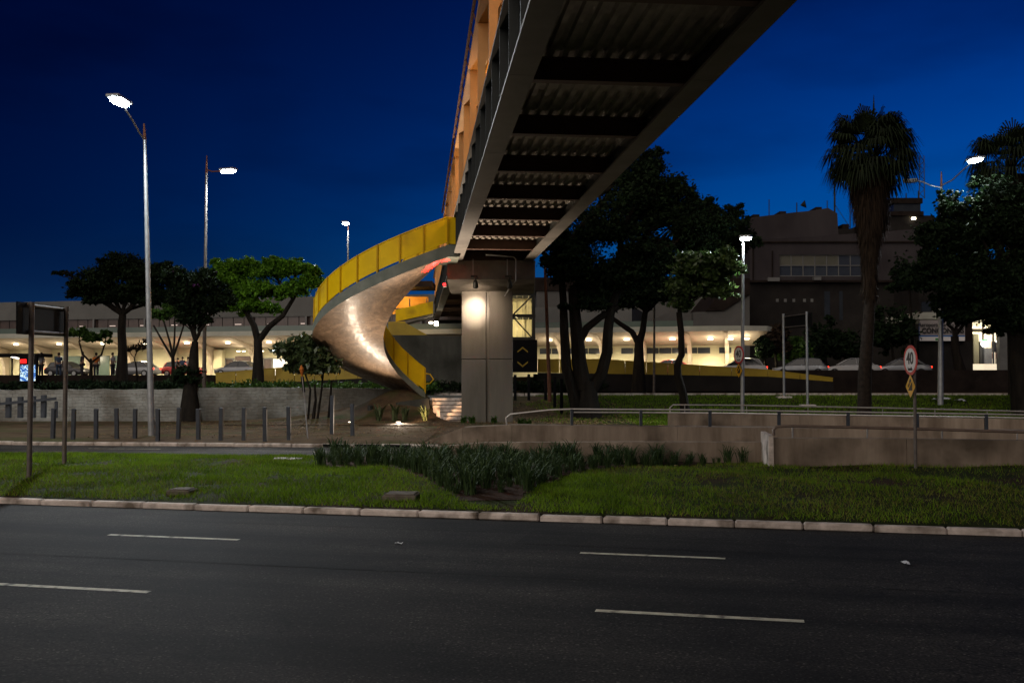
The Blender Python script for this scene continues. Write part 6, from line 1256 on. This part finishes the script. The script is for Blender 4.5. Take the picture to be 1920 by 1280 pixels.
# ------------------------------------------------------------------ people by the bus stop
def skin_mesh(nodes, edges, name, sub=1):
    me = bpy.data.meshes.new(name); me.from_pydata([n_[0] for n_ in nodes], edges, []); o = bpy.data.objects.new('tmp_skin', me); COL.objects.link(o)
    o.modifiers.new('s', 'SKIN'); o.modifiers.new('u', 'SUBSURF').levels = sub
    for i, n_ in enumerate(nodes):
        sv = me.skin_vertices[0].data[i]; sv.radius = n_[1] if hasattr(n_[1], '__len__') else (n_[1], n_[1]); sv.use_root = (i == 0)
    bpy.context.view_layer.update(); r = bpy.data.meshes.new_from_object(o.evaluated_get(bpy.context.evaluated_depsgraph_get())); bpy.data.objects.remove(o, do_unlink=True); r.name = name
    r.polygons.foreach_set('use_smooth', [True] * len(r.polygons)); return r
def person(loc, rz, shirt, trousers, lbl, pose='stand', sc=1.0):
    t = thing('person', lbl, 'person', loc, rz, 'people waiting beside the terminal road'); t.scale = (sc,) * 3
    ar = {'stand': ((.24, .02, 1.12), (.25, .1, .86)), 'hold': ((.25, .0, 1.15), (.12, .27, 1.12)), 'hip': ((.34, .0, 1.16), (.18, .08, 1.0))}[pose]
    n = [((0, 0, .98), (.15, .11)), ((0, 0, 1.15), (.14, .1)), ((0, 0, 1.36), (.18, .11)), ((0, 0, 1.47), (.09, .075)), ((0, .005, 1.54), (.055, .055)), ((0, .02, 1.62), (.08, .085)), ((0, .015, 1.7), (.075, .09))]
    e = [(0, 1), (1, 2), (2, 3), (3, 4), (4, 5), (5, 6)]
    def ch(p, pts):
        for c in pts: n.append(c); e.append((p, len(n) - 1)); p = len(n) - 1
        return p
    for s in (-1, 1):
        h = ch(2, [((s * .19, 0, 1.4), .06), ((s * ar[0][0], ar[0][1], ar[0][2]), .045), ((s * ar[1][0], ar[1][1], ar[1][2]), .03), ((s * ar[1][0], ar[1][1] + .03, ar[1][2] - .06), (.04, .02))])
        for k, (dx, L_) in enumerate(((-.028, .07), (-.01, .085), (.01, .08), (.027, .06))): ch(h, [((s * ar[1][0] + dx, ar[1][1] + .045, ar[1][2] - .06 - L_ * .6), .01), ((s * ar[1][0] + dx, ar[1][1] + .04, ar[1][2] - .06 - L_), .008)])
        ch(h, [((s * ar[1][0] - s * .045, ar[1][1] + .07, ar[1][2] - .09), .011)])
        ch(0, [((s * .1, 0, .9), .1), ((s * .11, .02, .5), .065), ((s * .12, 0, .1), .045), ((s * .13, .06, .04), (.045, .035)), ((s * .13, .16, .03), (.04, .025))])
    o = bpy.data.objects.new('body', skin_mesh(n, e, 'body')); COL.objects.link(o); o.parent = t; o.data.materials.append(M['skin'])
    n2 = [((0, 0, .95), (.17, .125)), ((0, 0, 1.15), (.16, .12)), ((0, 0, 1.36), (.2, .125)), ((0, 0, 1.45), (.1, .085))]; e2 = [(0, 1), (1, 2), (2, 3)]
    for s in (-1, 1): n2 += [((s * .2, 0, 1.4), .08), ((s * (ar[0][0] * .9), ar[0][1], ar[0][2] + .05), .065)]; e2 += [(2, len(n2) - 2), (len(n2) - 2, len(n2) - 1)]
    o = bpy.data.objects.new('shirt', skin_mesh(n2, e2, 'shirt')); COL.objects.link(o); o.parent = t; o.data.materials.append(M[shirt])
    n3 = [((0, 0, .96), (.165, .12))]; e3 = []
    for s in (-1, 1): n3 += [((s * .1, 0, .86), .115), ((s * .11, .02, .5), .082), ((s * .12, 0, .1), .066)]; k = len(n3); e3 += [(0, k - 3), (k - 3, k - 2), (k - 2, k - 1)]
    o = bpy.data.objects.new('trousers', skin_mesh(n3, e3, 'trousers')); COL.objects.link(o); o.parent = t; o.data.materials.append(M[trousers])
    q = MB(); q.tube([(0, -.03, 1.6), (0, -.01, 1.7), (0, .0, 1.78), (0, .0, 1.81)], [.085, .1, .075, .02], 10); q.build('hair', M['hair'], t, smooth=True)
def pl_(px, Y=75.0): a = at(px, 700, Y); return (a.x, Y, 2.31)
person(pl_(77), 2.8, 'cloth_white', 'cloth_dark', 'person in pale shirt standing just right of the glowing poster', 'hip')
person(pl_(110), .4, 'cloth_blue', 'cloth_blue', 'person in blue grey clothes beside the dark estate car', 'stand')
person(pl_(154), 2.2, 'cloth_dark', 'cloth_dark', 'person in dark clothes left of the small two stemmed tree', 'hip', 1.04)
person(pl_(180), .2, 'cloth_orange', 'cloth_dark', 'person in orange top behind the small two stemmed tree', 'stand')
person(pl_(211), -1.8, 'cloth_white', 'cloth_dark', 'person in light shirt holding something left of the thick trunk', 'hold')
person(pl_(333, 92), 2.0, 'cloth_dark', 'cloth_dark', 'person in dark clothes left of the pair by the terminal wall', 'stand', .95)
person(pl_(342, 92), 3.0, 'cloth_blue', 'cloth_dark', 'person in green blue top, left of the two standing close by the terminal wall', 'hip')
person(pl_(352, 92), 2.0, 'cloth_white', 'cloth_dark', 'person in pale top, right of the two standing close by the terminal wall', 'stand')
# bus shelter, poster, bins
BS = thing('bus_shelter', 'dark roofed bus shelter at the left edge behind the big black sign', 'bus shelter', (at(15, 700, 73).x, 75, 2.3))
q = MB(); a, b_ = at(-40, 664, 74.6), at(82, 664, 74.6); q.box(((a.x + b_.x) / 2, 75.2, at(0, 666, 75).z), (b_.x - a.x, 1.8, .25), 0, .03); q.build('roof', M['black'], BS, True)
q = MB()
for x in (-30, 34, 70): q.tube([(at(x, 0, 75.6).x, 75.6, 2.3), (at(x, 0, 75.6).x, 75.6, 3.8)], .06, 8)
q.build('post', M['steel_dark'], BS, True)
q = MB(); a, b_ = at(20, 668, 74.5), at(35, 672, 74.5); q.tube([a, b_], .05, 6); q.build('tube_lamp', M['shop_bright'], BS, True)
PS = thing('advertising_panel', 'glowing poster case with red top and blue white picture near the bus shelter', 'poster', tuple(at(51, 716, 72.6)))
q = MB(); a, b_ = at(34.5, 716, 72.6), at(68.5, 664, 72.6); q.box(((a.x + b_.x) / 2, 72.8, (a.z + b_.z) / 2), (b_.x - a.x, .25, b_.z - a.z), 0, .02); q.build('case', M['black'], PS, True)
def scrmat():
    m, nt, b_ = new_mat('poster_picture'); L = nt.links; tc = N(nt, 'ShaderNodeTexCoord'); n_ = N(nt, 'ShaderNodeTexNoise'); n_.inputs['Scale'].default_value = 3.2; n_.inputs['Detail'].default_value = 3; L.new(tc.outputs['Object'], n_.inputs['Vector'])
    r = N(nt, 'ShaderNodeValToRGB'); r.color_ramp.interpolation = 'CONSTANT'; el = r.color_ramp.elements; el[0].color = (.02, .1, .35, 1); el[1].position = .46; el[1].color = (.5, .7, .85, 1); e = el.new(.52); e.color = (.04, .06, .1, 1); e = el.new(.58); e.color = (.05, .3, .7, 1); e = el.new(.64); e.color = (.7, .75, .7, 1)
    L.new(n_.outputs['Fac'], r.inputs['Fac']); L.new(r.outputs['Color'], b_.inputs['Emission Color']); L.new(r.outputs['Color'], b_.inputs['Base Color']); b_.inputs['Emission Strength'].default_value = .8; return m
q = MB(); a, b_ = at(37, 714, 72.6), at(66, 684, 72.6); q.box(((a.x + b_.x) / 2, 72.66, (a.z + b_.z) / 2), (b_.x - a.x, .02, b_.z - a.z)); q.build('picture', scrmat(), PS, True)
q = MB(); a, b_ = at(37, 681, 72.6), at(49, 673, 72.6); q.box(((a.x + b_.x) / 2, 72.66, (a.z + b_.z) / 2), (b_.x - a.x, .02, b_.z - a.z)); q.build('red_panel', M['screen_red'], PS, True)
# ------------------------------------------------------------------ dusk sky and added fill lamp
w = bpy.data.worlds.new('World'); SC.world = w; w.use_nodes = True; nt = w.node_tree; L = nt.links; bg = nt.nodes['Background']
sky = N(nt, 'ShaderNodeTexSky', sky_type='NISHITA'); sky.sun_disc = False; sky.sun_elevation = R(-2.5); sky.sun_rotation = R(35); sky.altitude = 700; sky.ozone_density = 6.0; sky.dust_density = .4; sky.air_density = 1.0
tc = N(nt, 'ShaderNodeTexCoord'); hs = N(nt, 'ShaderNodeHueSaturation'); hs.inputs['Saturation'].default_value = 1.25; L.new(sky.outputs[0], hs.inputs['Color'])
mul = N(nt, 'ShaderNodeMix', data_type='RGBA', blend_type='MULTIPLY'); mul.inputs['Factor'].default_value = 1; L.new(hs.outputs[0], mul.inputs['A']); mul.inputs['B'].default_value = (.04, 1.95, 1.1, 1)
cn_ = N(nt, 'ShaderNodeTexNoise'); cn_.inputs['Scale'].default_value = 2.6; cn_.inputs['Detail'].default_value = 5; mp = N(nt, 'ShaderNodeMapping'); mp.inputs['Scale'].default_value = (1, 1, 3.2); L.new(tc.outputs['Generated'], mp.inputs['Vector']); L.new(mp.outputs[0], cn_.inputs['Vector'])
cr_ = N(nt, 'ShaderNodeValToRGB'); cr_.color_ramp.elements[0].position = .5; cr_.color_ramp.elements[1].position = .75; cr_.color_ramp.elements[0].color = (1, 1, 1, 1); cr_.color_ramp.elements[1].color = (.45, .48, .55, 1); L.new(cn_.outputs['Fac'], cr_.inputs['Fac'])
m2 = N(nt, 'ShaderNodeMix', data_type='RGBA', blend_type='MULTIPLY'); m2.inputs['Factor'].default_value = 1; L.new(mul.outputs['Result'], m2.inputs['A']); L.new(cr_.outputs['Color'], m2.inputs['B'])
dt = N(nt, 'ShaderNodeVectorMath', operation='DOT_PRODUCT'); L.new(tc.outputs['Generated'], dt.inputs[0]); dt.inputs[1].default_value = (.444, .524, -.726)
mr_ = N(nt, 'ShaderNodeMapRange'); mr_.inputs['From Max'].default_value = .49; L.new(dt.outputs['Value'], mr_.inputs['Value'])
pw_ = N(nt, 'ShaderNodeMath', operation='POWER'); L.new(mr_.outputs[0], pw_.inputs[0]); pw_.inputs[1].default_value = 2.2
ga_ = N(nt, 'ShaderNodeMath', operation='MULTIPLY_ADD'); L.new(pw_.outputs[0], ga_.inputs[0]); ga_.inputs[1].default_value = 3.1; ga_.inputs[2].default_value = 1.15
sz_ = N(nt, 'ShaderNodeSeparateXYZ'); L.new(tc.outputs['Generated'], sz_.inputs[0]); hz_ = N(nt, 'ShaderNodeMapRange', interpolation_type='SMOOTHSTEP'); hz_.inputs['From Min'].default_value = .0; hz_.inputs['From Max'].default_value = .15; hz_.inputs['To Min'].default_value = 1; hz_.inputs['To Max'].default_value = 0; L.new(sz_.outputs['Z'], hz_.inputs['Value'])
hm_ = N(nt, 'ShaderNodeMix', data_type='RGBA'); L.new(hz_.outputs[0], hm_.inputs['Factor']); L.new(m2.outputs['Result'], hm_.inputs['A']); hm_.inputs['B'].default_value = (.012, .075, .3, 1)
vm_ = N(nt, 'ShaderNodeVectorMath', operation='SCALE'); L.new(hm_.outputs['Result'], vm_.inputs[0]); L.new(ga_.outputs[0], vm_.inputs['Scale']); L.new(vm_.outputs[0], bg.inputs['Color']); bg.inputs['Strength'].default_value = .13
fill_sun = bpy.data.lights.new('fill_sun', 'SUN'); fill_sun.energy = .9; fill_sun.angle = R(70); fill_sun.color = (1, .87, .76); so = bpy.data.objects.new('fill_sun', fill_sun); COL.objects.link(so); so.rotation_euler = (R(56), 0, R(-30))  # wide soft lamp added in place of street lamps out of view
vs = SC.view_settings; vs.view_transform = 'Standard'; vs.look = 'None'; vs.exposure = 0.6; vs.gamma = 1.0
cy = SC.cycles; cy.use_denoising = True; cy.max_bounces = 6; cy.diffuse_bounces = 3; cy.glossy_bounces = 3; cy.transmission_bounces = 2; cy.caustics_reflective = False; cy.caustics_refractive = False; cy.sample_clamp_indirect = 4
try: cy.denoiser = 'OPENIMAGEDENOISE'
except Exception: pass
